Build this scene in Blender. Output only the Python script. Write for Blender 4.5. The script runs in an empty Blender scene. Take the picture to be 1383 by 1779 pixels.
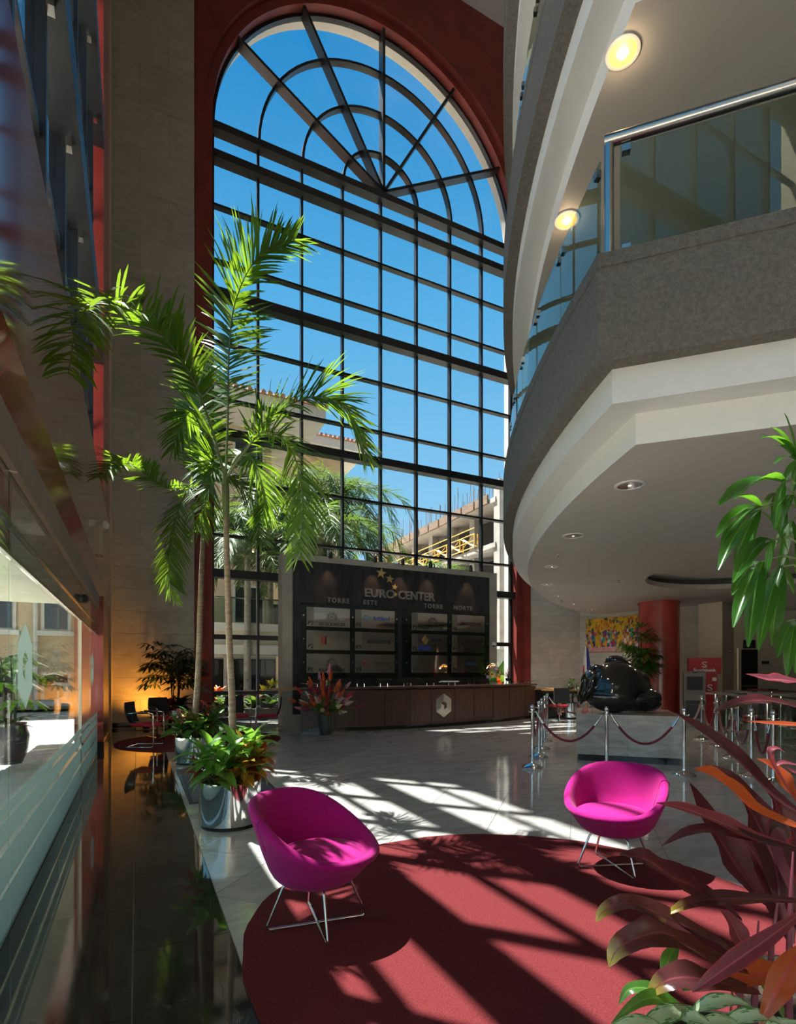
import bpy, bmesh, math, random
from mathutils import Vector, Matrix, noise
PI = math.pi
S = bpy.context.scene
COL = S.collection
rnd = random.Random(7)

# ------------------------------------------------------------------ camera
F, CX, HY, EYE = 933.0, 691.5, 1166.0, 1.5
YAW = math.atan(453.5 / F)
sy, cy = math.sin(YAW), math.cos(YAW)
cam = bpy.data.cameras.new('camera')
cam.sensor_fit = 'VERTICAL'; cam.sensor_height = 36.0; cam.sensor_width = 36.0
cam.lens = 36.0 * F / 1779.0
cam.shift_y = (HY - 889.5) / 1779.0
cam.clip_end = 500
co = bpy.data.objects.new('camera', cam); COL.objects.link(co)
co.location = (0, 0, EYE); co.rotation_euler = (PI / 2, 0, -YAW)
S.camera = co

# ------------------------------------------------------------------ world sky
W = bpy.data.worlds.new('sky'); S.world = W; W.use_nodes = True
nt = W.node_tree; nt.nodes.clear()
wo = nt.nodes.new('ShaderNodeOutputWorld'); bg = nt.nodes.new('ShaderNodeBackground')
tc = nt.nodes.new('ShaderNodeTexCoord'); sx = nt.nodes.new('ShaderNodeSeparateXYZ')
cr = nt.nodes.new('ShaderNodeValToRGB')
el = cr.color_ramp.elements
el[0].position = 0.0; el[0].color = (.20, .19, .17, 1)
el[1].position = 1.0; el[1].color = (.012, .15, .42, 1)
for p, c in ((.495, (.22, .21, .19)), (.505, (.52, .66, .78)), (.58, (.36, .58, .76)), (.66, (.21, .49, .74)), (.78, (.085, .37, .67)), (.90, (.008, .20, .50))):
    e = el.new(p); e.color = (*c, 1)
mr = nt.nodes.new('ShaderNodeMath'); mr.operation = 'MULTIPLY_ADD'; mr.inputs[1].default_value = .5; mr.inputs[2].default_value = .5
nz = nt.nodes.new('ShaderNodeTexNoise'); nz.inputs['Scale'].default_value = 2.3; nz.inputs['Detail'].default_value = 6
cr2 = nt.nodes.new('ShaderNodeValToRGB'); cr2.color_ramp.elements[0].position = .58; cr2.color_ramp.elements[1].position = .85
cr2.color_ramp.elements[1].color = (.25, .25, .25, 1)
mx = nt.nodes.new('ShaderNodeMixRGB'); mx.inputs[2].default_value = (.75, .8, .85, 1)
L = nt.links.new
L(tc.outputs['Generated'], sx.inputs[0]); L(sx.outputs[2], mr.inputs[0]); L(mr.outputs[0], cr.inputs[0])
L(tc.outputs['Generated'], nz.inputs['Vector']); L(nz.outputs[0], cr2.inputs[0])
L(cr2.outputs[0], mx.inputs[0]); L(cr.outputs[0], mx.inputs[1]); L(mx.outputs[0], bg.inputs[0]); L(bg.outputs[0], wo.inputs[0])
bg.inputs[1].default_value = 1.5

# ------------------------------------------------------------------ sun
SUN_AZ, SUN_EL = math.radians(41.0), math.radians(65.4)
sd = Vector((math.sin(SUN_AZ) * math.cos(SUN_EL), -math.cos(SUN_AZ) * math.cos(SUN_EL), -math.sin(SUN_EL)))
sl = bpy.data.lights.new('sun', 'SUN'); sl.energy = 29.0; sl.color = (1, .955, .88); sl.angle = math.radians(.53)
so = bpy.data.objects.new('sun', sl); COL.objects.link(so); so.rotation_euler = sd.to_track_quat('-Z', 'Y').to_euler(); so.location = (-20, 25, 40)

S.view_settings.view_transform = 'Standard'; S.view_settings.look = 'None'
S.view_settings.exposure = 0.4; S.view_settings.gamma = 1.0; S.view_settings.use_curve_mapping = False
S.cycles.max_bounces = 9; S.cycles.diffuse_bounces = 5; S.cycles.glossy_bounces = 4
S.cycles.transparent_max_bounces = 24; S.cycles.transmission_bounces = 4
S.cycles.sample_clamp_indirect = 8.0; S.cycles.blur_glossy = 0.12
S.cycles.use_denoising = True

# ------------------------------------------------------------------ helpers
def ray(u, v):
    r = (u - CX) / F
    return Vector((r * cy + sy, cy - r * sy, (HY - v) / F))
def at(u, v, d):
    """world point seen at photo pixel u,v at depth d metres"""
    return Vector((0, 0, EYE)) + ray(u, v) * d
def ony(u, v, y):
    q = ray(u, v); return at(u, v, y / q.y)
def onz(u, v, z):
    q = ray(u, v); return at(u, v, (z - EYE) / q.z)

WM = {}
def thing(name, label, cat, loc=(0, 0, 0), rz=0.0, group=None, kind=None):
    o = bpy.data.objects.new(name, None); COL.objects.link(o)
    o.location = loc; o.rotation_euler = (0, 0, rz); o.empty_display_size = .1
    o['label'] = label; o['category'] = cat
    if group: o['group'] = group
    if kind: o['kind'] = kind
    WM[o] = Matrix.Translation(loc) @ Matrix.Rotation(rz, 4, 'Z')
    return o
def struct(o): o['kind'] = 'structure'; return o
def tag(o, label, cat, group=None, kind=None):
    o['label'] = label; o['category'] = cat
    if group: o['group'] = group
    if kind: o['kind'] = kind
    return o
def children(o): return [c for c in COL.objects if c.parent == o]
def dup(src, loc, rz, label, group=None):
    def cp(o, par):
        c = o.copy(); COL.objects.link(c)
        if par is not None: c.parent = par
        for k in list(o.children): cp(k, c)
        return c
    r = cp(src, None); r.location = loc; r.rotation_euler = (0, 0, rz); r['label'] = label
    if group: r['group'] = group
    WM[r] = Matrix.Translation(loc) @ Matrix.Rotation(rz, 4, 'Z')
    return r

class MB:
    def __init__(s): s.v = []; s.f = []; s.m = []; s.uv = None
    def add(s, vs, fs, m=0):
        n = len(s.v); s.v += [Vector(p) for p in vs]
        for f in fs: s.f.append(tuple(i + n for i in f)); s.m.append(m)
        return s
    def obox(s, c, a, b, d, m=0):
        c, a, b, d = Vector(c), Vector(a), Vector(b), Vector(d)
        vs = [c + a * i + b * j + d * k for k in (-1, 1) for j in (-1, 1) for i in (-1, 1)]
        fs = [(0, 2, 3, 1), (4, 5, 7, 6), (0, 1, 5, 4), (2, 6, 7, 3), (0, 4, 6, 2), (1, 3, 7, 5)]
        if a.cross(b).dot(d) < 0: fs = [f[::-1] for f in fs]
        return s.add(vs, fs, m)
    def box(s, x0, y0, z0, x1, y1, z1, m=0):
        return s.obox(((x0 + x1) / 2, (y0 + y1) / 2, (z0 + z1) / 2), ((x1 - x0) / 2, 0, 0), (0, (y1 - y0) / 2, 0), (0, 0, (z1 - z0) / 2), m)
    def bar(s, p, q, w, h, up=(0, 0, 1), m=0):
        p, q = Vector(p), Vector(q); t = (q - p); n = t.normalized(); u = Vector(up)
        side = n.cross(u)
        if side.length < 1e-4: side = n.cross(Vector((1, 0, 0)))
        side.normalize(); u = side.cross(n)
        return s.obox((p + q) / 2, t / 2, side * w / 2, u * h / 2, m)
    def tube(s, pts, r, n=8, closed=False, cap=True, m=0):
        pts = [Vector(p) for p in pts]; k = len(pts)
        rs = r if isinstance(r, (list, tuple)) else [r] * k
        up = None; rings = []
        for i in range(k):
            a = pts[(i - 1) % k] if (closed or i > 0) else pts[i]
            b = pts[(i + 1) % k] if (closed or i < k - 1) else pts[i]
            t = (b - a).normalized()
            if up is None:
                up = Vector((0, 0, 1)) if abs(t.z) < .9 else Vector((1, 0, 0))
            up = (up - t * up.dot(t)); up = up.normalized() if up.length > 1e-6 else t.orthogonal().normalized()
            w = t.cross(up)
            rings.append([pts[i] + (up * math.cos(2 * PI * j / n) + w * math.sin(2 * PI * j / n)) * rs[i] for j in range(n)])
        b0 = len(s.v)
        for R in rings: s.v += R
        for i in range(k if closed else k - 1):
            i2 = (i + 1) % k
            for j in range(n):
                j2 = (j + 1) % n
                s.f.append((b0 + i * n + j, b0 + i * n + j2, b0 + i2 * n + j2, b0 + i2 * n + j)); s.m.append(m)
        if cap and not closed:
            s.f.append(tuple(b0 + j for j in range(n))[::-1]); s.m.append(m)
            s.f.append(tuple(b0 + (k - 1) * n + j for j in range(n))); s.m.append(m)
        return s
    def lathe(s, prof, c=(0, 0, 0), n=24, m=0, sx=1, sy=1):
        c = Vector(c); b0 = len(s.v); k = len(prof)
        for r, z in prof:
            for j in range(n):
                a = 2 * PI * j / n; s.v.append(c + Vector((r * math.cos(a) * sx, r * math.sin(a) * sy, z)))
        for i in range(k - 1):
            for j in range(n):
                j2 = (j + 1) % n
                s.f.append((b0 + i * n + j, b0 + i * n + j2, b0 + (i + 1) * n + j2, b0 + (i + 1) * n + j)); s.m.append(m)
        if prof[0][0] > 1e-4: s.f.append(tuple(b0 + j for j in range(n))[::-1]); s.m.append(m)
        if prof[-1][0] > 1e-4: s.f.append(tuple(b0 + (k - 1) * n + j for j in range(n))); s.m.append(m)
        return s
    def grid(s, rows, m=0, closed=False):
        b0 = len(s.v); k = len(rows[0])
        for r in rows: s.v += [Vector(p) for p in r]
        for i in range(len(rows) - 1):
            for j in range(k if closed else k - 1):
                j2 = (j + 1) % k
                s.f.append((b0 + i * k + j, b0 + i * k + j2, b0 + (i + 1) * k + j2, b0 + (i + 1) * k + j)); s.m.append(m)
        return s
    def prism(s, poly, fn, h0, h1, m=0):
        n = len(poly); b0 = len(s.v)
        s.v += [Vector(fn(x, y, h0)) for x, y in poly] + [Vector(fn(x, y, h1)) for x, y in poly]
        s.f.append(tuple(b0 + i for i in range(n))[::-1]); s.f.append(tuple(b0 + n + i for i in range(n))); s.m += [m, m]
        for i in range(n):
            j = (i + 1) % n
            s.f.append((b0 + i, b0 + j, b0 + n + j, b0 + n + i)); s.m.append(m)
        return s
    def mesh(s, name, mats, smooth=False, inv=None, angle=40):
        me = bpy.data.meshes.new(name)
        vs = [inv @ p for p in s.v] if inv is not None else s.v
        me.from_pydata([tuple(p) for p in vs], [], s.f)
        mats = mats if isinstance(mats, (list, tuple)) else [mats]
        for m in mats: me.materials.append(m)
        if len(mats) > 1: me.polygons.foreach_set('material_index', s.m)
        if smooth:
            me.polygons.foreach_set('use_smooth', [True] * len(s.f))
            try: me.set_sharp_from_angle(angle=math.radians(angle))
            except Exception: pass
        me.update()
        return me
    def build(s, name, mats, parent=None, smooth=False, world=True, label=None, kind=None, angle=40):
        inv = WM[parent].inverted() if (parent is not None and world and parent in WM) else None
        o = bpy.data.objects.new(name, s.mesh(name, mats, smooth, inv, angle)); COL.objects.link(o)
        if parent is not None:
            o.parent = parent
            if parent in WM: WM[o] = WM[parent]
        if label: o['label'] = label
        if kind: o['kind'] = kind
        return o

def inst(name, me, parent, mat4):
    o = bpy.data.objects.new(name, me); COL.objects.link(o); o.parent = parent
    o.matrix_local = mat4
    return o

def spline(pts, n):
    """Catmull-Rom through pts, n samples"""
    pts = [Vector(p) for p in pts]; k = len(pts)
    out = []
    for i in range(n):
        t = i / (n - 1) * (k - 1); j = min(int(t), k - 2); f = t - j
        p1, p2 = pts[j], pts[j + 1]
        p0 = pts[j - 1] if j > 0 else p1 * 2 - p2
        p3 = pts[j + 2] if j + 2 < k else p2 * 2 - p1
        out.append(.5 * ((2 * p1) + (p2 - p0) * f + (2 * p0 - 5 * p1 + 4 * p2 - p3) * f * f + (3 * p1 - p0 - 3 * p2 + p3) * f ** 3))
    return out

# ------------------------------------------------------------------ materials
def nodes(name):
    m = bpy.data.materials.new(name); m.use_nodes = True
    t = m.node_tree; b = t.nodes['Principled BSDF']
    return m, t, b
def N(t, typ, **kw):
    n = t.nodes.new(typ)
    for k, v in kw.items(): setattr(n, k, v)
    return n
def M(name, col, rough=.5, metal=0.0, vary=.12, scale=4.0, stretch=(1, 1, 1), rot=0.0, bump=0.0, bscale=None, spec=.5, coat=0.0, detail=5, sheen=0, col2=None, rvar=0.0, objrand=0.0, dist=0.0):
    m, t, b = nodes(name); Lk = t.links.new
    b.inputs['Roughness'].default_value = rough; b.inputs['Metallic'].default_value = metal
    b.inputs['Specular IOR Level'].default_value = spec
    if coat: b.inputs['Coat Weight'].default_value = coat; b.inputs['Coat Roughness'].default_value = .06
    if sheen: b.inputs['Sheen Weight'].default_value = sheen
    g = N(t, 'ShaderNodeNewGeometry'); mp = N(t, 'ShaderNodeMapping')
    mp.inputs['Scale'].default_value = stretch; mp.inputs['Rotation'].default_value = (0, 0, rot)
    nz = N(t, 'ShaderNodeTexNoise'); nz.inputs['Scale'].default_value = scale; nz.inputs['Detail'].default_value = detail; nz.inputs['Distortion'].default_value = dist
    Lk(g.outputs['Position'], mp.inputs[0]); Lk(mp.outputs[0], nz.inputs['Vector'])
    mx = N(t, 'ShaderNodeMixRGB')
    c1 = [max(0, c * (1 - vary)) for c in col]; c2 = list(col2) if col2 else [min(1, c * (1 + vary)) for c in col]
    mx.inputs[1].default_value = (*c1, 1); mx.inputs[2].default_value = (*c2, 1)
    rp = N(t, 'ShaderNodeMapRange'); rp.inputs[1].default_value = .3; rp.inputs[2].default_value = .7
    Lk(nz.outputs[0], rp.inputs[0]); Lk(rp.outputs[0], mx.inputs[0])
    last = mx.outputs[0]
    if objrand:
        oi = N(t, 'ShaderNodeObjectInfo'); hv = N(t, 'ShaderNodeHueSaturation'); mm = N(t, 'ShaderNodeMapRange')
        mm.inputs[3].default_value = 1 - objrand; mm.inputs[4].default_value = 1 + objrand
        Lk(oi.outputs['Random'], mm.inputs[0]); Lk(mm.outputs[0], hv.inputs['Value']); Lk(last, hv.inputs['Color']); last = hv.outputs[0]
    Lk(last, b.inputs['Base Color'])
    if rvar:
        r2 = N(t, 'ShaderNodeMapRange'); r2.inputs[3].default_value = max(.01, rough - rvar); r2.inputs[4].default_value = rough + rvar
        Lk(nz.outputs[0], r2.inputs[0]); Lk(r2.outputs[0], b.inputs['Roughness'])
    if bump:
        bp = N(t, 'ShaderNodeBump'); bp.inputs['Strength'].default_value = bump; bp.inputs['Distance'].default_value = .02
        if bscale:
            n2 = N(t, 'ShaderNodeTexNoise'); n2.inputs['Scale'].default_value = bscale; n2.inputs['Detail'].default_value = 3
            Lk(g.outputs['Position'], n2.inputs['Vector']); Lk(n2.outputs[0], bp.inputs['Height'])
        else: Lk(nz.outputs[0], bp.inputs['Height'])
        Lk(bp.outputs[0], b.inputs['Normal'])
    return m
def glass(name, tint, refl=1.0, rough=0.0, ior=1.45, gcol=(1, 1, 1), graze=.85):
    m = bpy.data.materials.new(name); m.use_nodes = True; t = m.node_tree; t.nodes.clear(); Lk = t.links.new
    o = N(t, 'ShaderNodeOutputMaterial'); mix = N(t, 'ShaderNodeMixShader'); tr = N(t, 'ShaderNodeBsdfTransparent'); gl = N(t, 'ShaderNodeBsdfGlossy')
    tr.inputs[0].default_value = (*tint, 1); gl.inputs['Roughness'].default_value = rough; gl.inputs['Color'].default_value = (*gcol, 1)
    lw = N(t, 'ShaderNodeLayerWeight'); lw.inputs[0].default_value = .5          # facing = 1 - |cos|, the same from both sides
    pw_ = N(t, 'ShaderNodeMath', operation='POWER'); pw_.inputs[1].default_value = 5.0; Lk(lw.outputs['Facing'], pw_.inputs[0])
    f0 = ((ior - 1) / (ior + 1)) ** 2 * refl
    mu = N(t, 'ShaderNodeMath', operation='MULTIPLY_ADD'); mu.inputs[1].default_value = graze; mu.inputs[2].default_value = f0; mu.use_clamp = True
    Lk(pw_.outputs[0], mu.inputs[0]); Lk(mu.outputs[0], mix.inputs[0]); Lk(tr.outputs[0], mix.inputs[1]); Lk(gl.outputs[0], mix.inputs[2]); Lk(mix.outputs[0], o.inputs[0])
    return m
def emit(name, col, s):
    m, t, b = nodes(name); b.inputs['Base Color'].default_value = (*col, 1)
    b.inputs['Emission Color'].default_value = (*col, 1); b.inputs['Emission Strength'].default_value = s
    return m
def leafmat(name, c1, c2, trans, tr=.45, rough=.35, mid=None, edge=None, tip=None, vein=None, spot=None, under=None):
    """leaf: uv.x along 0-1, uv.y across 0-1 (midrib .5); per-leaf random tone"""
    m, t, b = nodes(name); Lk = t.links.new
    b.inputs['Roughness'].default_value = rough
    oi = N(t, 'ShaderNodeObjectInfo'); uv = N(t, 'ShaderNodeUVMap'); sp = N(t, 'ShaderNodeSeparateXYZ')
    Lk(uv.outputs[0], sp.inputs[0])
    g = N(t, 'ShaderNodeNewGeometry'); nz = N(t, 'ShaderNodeTexNoise'); nz.inputs['Scale'].default_value = 9
    Lk(g.outputs['Position'], nz.inputs['Vector'])
    ad = N(t, 'ShaderNodeMath', operation='MULTIPLY_ADD'); ad.inputs[1].default_value = .6
    Lk(oi.outputs['Random'], ad.inputs[0])
    ad2 = N(t, 'ShaderNodeMath', operation='MULTIPLY'); ad2.inputs[1].default_value = .45; Lk(nz.outputs[0], ad2.inputs[0]); Lk(ad2.outputs[0], ad.inputs[2])
    mx = N(t, 'ShaderNodeMixRGB'); mx.inputs[1].default_value = (*c1, 1); mx.inputs[2].default_value = (*c2, 1); Lk(ad.outputs[0], mx.inputs[0])
    last = mx.outputs[0]
    d = N(t, 'ShaderNodeMath', operation='SUBTRACT'); d.inputs[1].default_value = .5; Lk(sp.outputs[1], d.inputs[0])
    ab = N(t, 'ShaderNodeMath', operation='ABSOLUTE'); Lk(d.outputs[0], ab.inputs[0])     # 0 midrib .. .5 edge
    def mixin(fac, colr):
        nonlocal last
        q = N(t, 'ShaderNodeMixRGB'); q.inputs[2].default_value = (*colr, 1); Lk(last, q.inputs[1]); Lk(fac, q.inputs[0]); last = q.outputs[0]
    def rng(src, a, bb, lo=0.0, hi=1.0):
        r = N(t, 'ShaderNodeMapRange'); r.inputs[1].default_value = a; r.inputs[2].default_value = bb; r.inputs[3].default_value = lo; r.inputs[4].default_value = hi
        Lk(src, r.inputs[0]); return r.outputs[0]
    if spot:
        n3 = N(t, 'ShaderNodeTexNoise'); n3.inputs['Scale'].default_value = 16; n3.inputs['Detail'].default_value = 3
        mp = N(t, 'ShaderNodeMapping'); mp.inputs['Scale'].default_value = (.35, .8, 1); Lk(uv.outputs[0], mp.inputs[0]); Lk(mp.outputs[0], n3.inputs['Vector'])
        mm = N(t, 'ShaderNodeMath', operation='SUBTRACT'); Lk(rng(n3.outputs[0], .3, .7), mm.inputs[0]); Lk(rng(ab.outputs[0], .15, .5, -.25, .45), mm.inputs[1])
        mixin(rng(mm.outputs[0], .2, .35), spot)
    if vein:
        w = N(t, 'ShaderNodeMath', operation='MULTIPLY_ADD'); w.inputs[1].default_value = 60; Lk(sp.outputs[0], w.inputs[0])
        w2 = N(t, 'ShaderNodeMath', operation='MULTIPLY'); w2.inputs[1].default_value = -42; Lk(ab.outputs[0], w2.inputs[0]); Lk(w2.outputs[0], w.inputs[2])
        si = N(t, 'ShaderNodeMath', operation='SINE'); Lk(w.outputs[0], si.inputs[0]); mixin(rng(si.outputs[0], .45, .85, 0, .9), vein)
    if edge: mixin(rng(ab.outputs[0], .40, .5), edge)
    if tip: mixin(rng(sp.outputs[0], .72, 1.0), tip)
    if mid: mixin(rng(ab.outputs[0], .05, .02), mid)
    bf = g.outputs['Backfacing']
    if under: mixin(bf, under)
    Lk(last, b.inputs['Base Color'])
    tl = N(t, 'ShaderNodeBsdfTranslucent'); mt = N(t, 'ShaderNodeMixRGB', blend_type='MULTIPLY'); mt.inputs[0].default_value = .55
    mt.inputs[1].default_value = (*trans, 1)
    Lk(last, mt.inputs[2])
    add = N(t, 'ShaderNodeMixRGB'); add.inputs[0].default_value = .7; Lk(mt.outputs[0], add.inputs[1]); add.inputs[2].default_value = (*trans, 1)
    Lk(add.outputs[0], tl.inputs[0])
    ms = N(t, 'ShaderNodeMixShader'); ms.inputs[0].default_value = tr
    Lk(b.outputs[0], ms.inputs[1]); Lk(tl.outputs[0], ms.inputs[2])
    Lk(ms.outputs[0], t.nodes['Material Output'].inputs[0])
    return m

RED = M('red polished plaster', (.36, .047, .036), .22, vary=.25, scale=2.2, stretch=(1, 1, .5), rvar=.08, spec=.5, coat=.25, detail=8, dist=.6)
REDS = M('red polished spandrel', (.34, .05, .042), .16, vary=.25, scale=2.2, stretch=(1, 1, .5), rvar=.05, spec=.7, coat=.9, detail=8, dist=.6)
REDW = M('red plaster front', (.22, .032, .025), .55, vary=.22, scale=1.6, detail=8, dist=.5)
STONE = M('grey stone cladding', (.46, .45, .40), .36, vary=.13, scale=1.6, stretch=(1.1, 1.1, 2.6), rot=.4, detail=10, objrand=.07, bump=.05, dist=1.4)
CONC = M('textured concrete', (.135, .122, .104), .85, vary=.22, scale=28, detail=9, bump=.7, bscale=70)
WHITE = M('white ceiling plaster', (.48, .445, .41), .55, vary=.02, scale=2)
FASC = M('white fascia paint', (.63, .625, .61), .5, vary=.02)
BEIGE = M('beige wall paint', (.55, .47, .36), .6, vary=.04)
TILE = M('light grey granite', (.385, .38, .365), .085, vary=.17, scale=1.8, stretch=(1, 3, 1), rot=.75, detail=10, objrand=.06, rvar=.03, dist=1.3)
DARKT = M('dark granite', (.020, .019, .018), .05, vary=.55, scale=5, stretch=(3, 1.2, 1), rot=.5, detail=10, spec=.6, col2=(.045, .043, .039), dist=1.2, objrand=.1)
JOINT = M('joint grout', (.12, .11, .10), .7)
ALU = M('dark anodised aluminium', (.022, .024, .027), .38, metal=.3, vary=.15)
CHROME = M('polished chrome', (.80, .80, .80), .07, metal=1, vary=.02)
STEEL = M('brushed steel', (.50, .50, .47), .25, metal=1, vary=.05, scale=30, stretch=(1, 1, .1))
MIRROR = M('mirror steel plate', (.66, .63, .58), .05, metal=1, vary=.02)
BLACK = M('black plastic', (.012, .012, .013), .4, vary=.1)
BLACKG = M('black granite base', (.012, .011, .01), .12, vary=.4, scale=6)
RUG = M('red carpet', (.135, .022, .025), .95, vary=.3, scale=150, detail=2, bump=.5, bscale=260, spec=.1)
MAG = M('magenta wool felt', (.36, .005, .155), .9, vary=.10, scale=60, bump=.15, bscale=300, sheen=.08, spec=.2)
WOOD = M('dark walnut veneer', (.075, .036, .024), .33, vary=.35, scale=6, stretch=(8, 8, .5), detail=6, objrand=.08)
WOODT = M('light oak top', (.42, .23, .09), .4, vary=.25, scale=5, stretch=(1, 8, 1))
SIGNB = M('blackened steel panel', (.035, .034, .035), .42, metal=.25, vary=.45, scale=2.5, stretch=(3, 3, .7), detail=8, dist=.7)
SIGNC = M('smooth concrete frame', (.36, .33, .28), .55, vary=.15, scale=2.2, detail=8, bump=.05)
GOLD = M('gold metal', (.80, .56, .22), .45, metal=.7)
REDF = M('red seat fabric', (.40, .015, .03), .85, vary=.1, scale=80)
MESHB = M('black mesh fabric', (.02, .02, .022), .8, vary=.3, scale=120)
ROPE = M('burgundy velvet rope', (.16, .008, .018), .85, vary=.2, scale=70, sheen=.4)
MARBLE = M('grey marble block', (.36, .345, .31), .16, vary=.25, scale=2.5, stretch=(1, 1, 3.5), rot=.3, detail=9, dist=1.2)
BRONZE = M('black polished stone', (.009, .008, .007), .12, vary=.3, scale=3, spec=.6, coat=.5)
SOIL = M('dark soil', (.03, .02, .013), .95, vary=.5, scale=40, bump=.6)
BARK = M('palm trunk bark', (.23, .175, .12), .8, vary=.35, scale=9, stretch=(1, 1, 4), bump=.3)
BARKO = M('outdoor trunk bark', (.25, .21, .16), .85, vary=.3, scale=8)
VASE = M('dark grey ceramic', (.05, .053, .06), .35, vary=.2, scale=5)
CREAM = M('cream exterior stucco', (.50, .385, .24), .8, vary=.06, scale=3)
CREAML = M('pale exterior trim', (.56, .53, .46), .7, vary=.05)
TERRA = M('terracotta roof tile', (.36, .17, .10), .8, vary=.35, scale=6)
PAVE = M('pale outdoor paving', (.55, .52, .46), .8, vary=.12, scale=2)
CONCX = M('raw building concrete', (.36, .335, .30), .85, vary=.2, scale=1.1, detail=8)
CARPETG = M('grey upper floor', (.12, .11, .10), .8)
DARKX = M('dark grey and interior shade', (.045, .043, .045), .7, vary=.3)
FORMW = M('formwork boards', (.20, .13, .085), .8, vary=.3, scale=1.5, stretch=(1, 1, 6))
SCAF = M('yellow scaffold paint', (.75, .42, .05), .5, vary=.15)
REBAR = M('rebar steel', (.16, .13, .13), .6)
SOFF = M('green grey canopy soffit', (.34, .37, .31), .6)
ATMG = M('grey machine shell', (.16, .155, .145), .45, vary=.05)
ATMR = M('bank red panel', (.45, .006, .010), .5, vary=.04)
WHT = M('white lettering', (.85, .84, .82), .4, vary=.01)
BLK = M('black lettering', (.015, .015, .016), .35)
BLU = M('blue lettering', (.03, .10, .32), .4)
CYA = M('light blue mark', (.03, .28, .52), .4)
REDP = M('red print', (.55, .02, .015), .4)
BLUP = M('blue tape', (.015, .04, .28), .5)
MATF = M('grey floor mat', (.10, .105, .125), .95, vary=.2, scale=120, bump=.4, bscale=200)
SHADE = M('window sill shade', (.50, .45, .36), .7)

GL_F = glass('front window glass', (.77, .79, .795), 1.0, ior=1.4)
GL_S = glass('storefront glass', (.90, .94, .91), 1.0, ior=1.5, graze=.55)
GL_B = glass('balustrade glass', (.70, .78, .71), .7, ior=1.5, graze=.7)
GL_T = glass('dark transom glass', (.30, .32, .30), 3.0, ior=1.5, graze=.9)
SOFB = M('brown pink soffit board', (.30, .215, .175), .6, vary=.08)
GL_D = glass('greenish sign glass', (.72, .80, .76), 1.0, ior=1.45)
GL_X = glass('outdoor window glass', (.20, .22, .24), 2.0, ior=1.5)
def frostmat():
    m = bpy.data.materials.new('frosted film'); m.use_nodes = True; t = m.node_tree; t.nodes.clear(); Lk = t.links.new
    o = N(t, 'ShaderNodeOutputMaterial'); a = N(t, 'ShaderNodeMixShader'); b = N(t, 'ShaderNodeMixShader')
    tl = N(t, 'ShaderNodeBsdfTranslucent'); df = N(t, 'ShaderNodeBsdfDiffuse'); tr = N(t, 'ShaderNodeBsdfTransparent')
    for q in (tl, df): q.inputs[0].default_value = (.36, .45, .44, 1)
    a.inputs[0].default_value = .45; b.inputs[0].default_value = .12
    Lk(tl.outputs[0], a.inputs[1]); Lk(df.outputs[0], a.inputs[2]); Lk(a.outputs[0], b.inputs[1]); Lk(tr.outputs[0], b.inputs[2]); Lk(b.outputs[0], o.inputs[0])
    return m
FROST = frostmat()

def font(name, s, size, loc, mat, parent, rot=(PI / 2, 0, 0), ext=.004, align='CENTER', sxx=1.0, shear=0.0, bold=0.0, space=1.0):
    c = bpy.data.curves.new(name, 'FONT'); c.body = s; c.size = size; c.extrude = ext; c.align_x = align; c.shear = shear; c.offset = bold
    c.space_character = space; c.resolution_u = 3
    c.materials.append(mat)
    tmp = bpy.data.objects.new(name, c); me = bpy.data.meshes.new_from_object(tmp); bpy.data.objects.remove(tmp); bpy.data.curves.remove(c)
    o = bpy.data.objects.new(name, me); COL.objects.link(o)
    mw = Matrix.Translation(loc) @ Matrix.Rotation(rot[2], 4, 'Z') @ Matrix.Rotation(rot[0], 4, 'X') @ Matrix.Diagonal((sxx, 1, 1, 1))
    if parent is not None:
        o.parent = parent
        if parent in WM: mw = WM[parent].inverted() @ mw
    o.matrix_local = mw
    return o

# ================================================================== SETTING
def clip_poly(poly, nx, ny, c):
    """keep nx*x+ny*y>=c"""
    out = []
    for i in range(len(poly)):
        a, b = poly[i], poly[(i + 1) % len(poly)]
        da, db = nx * a[0] + ny * a[1] - c, nx * b[0] + ny * b[1] - c
        if da >= 0: out.append(a)
        if da * db < 0:
            k = da / (da - db); out.append((a[0] + (b[0] - a[0]) * k, a[1] + (b[1] - a[1]) * k))
    return out
def flat(x, y, h): return (x, y, h)

# ground outside and floor inside
b = MB(); b.box(-60, -40, -.30, 90, 120, -.10); g_ = struct(b.build('pavement', PAVE))
b = MB(); b.box(-.68, -8, -.10, 24, 17.0, -.004); floor = struct(b.build('floor', JOINT))
TA = math.radians(45.5); ex, ey = (math.cos(TA), math.sin(TA)), (-math.sin(TA), math.cos(TA))
gap = .0028
for i in range(-4, 17):
    for j in range(-16, 17):
        q0 = j * .75 + .07; p0 = i * 1.5 + (.75 if j % 2 else 0)
        quad = [(p0 + gap, q0 + gap), (p0 + 1.5 - gap, q0 + gap), (p0 + 1.5 - gap, q0 + .75 - gap), (p0 + gap, q0 + .75 - gap)]
        poly = [(ex[0] * p + ey[0] * q, ex[1] * p + ey[1] * q) for p, q in quad]
        for nx, ny, c in ((1, 0, .483), (-1, 0, -15.9), (0, 1, .2), (0, -1, -16.6)):
            poly = clip_poly(poly, nx, ny, c)
            if len(poly) < 3: break
        if len(poly) < 3: continue
        ar = abs(sum(poly[k][0] * poly[(k + 1) % len(poly)][1] - poly[(k + 1) % len(poly)][0] * poly[k][1] for k in range(len(poly)))) / 2
        if ar < .02: continue
        b = MB().prism(poly, flat, -.02, 0.0); b.build('tile', TILE, floor)
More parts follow.
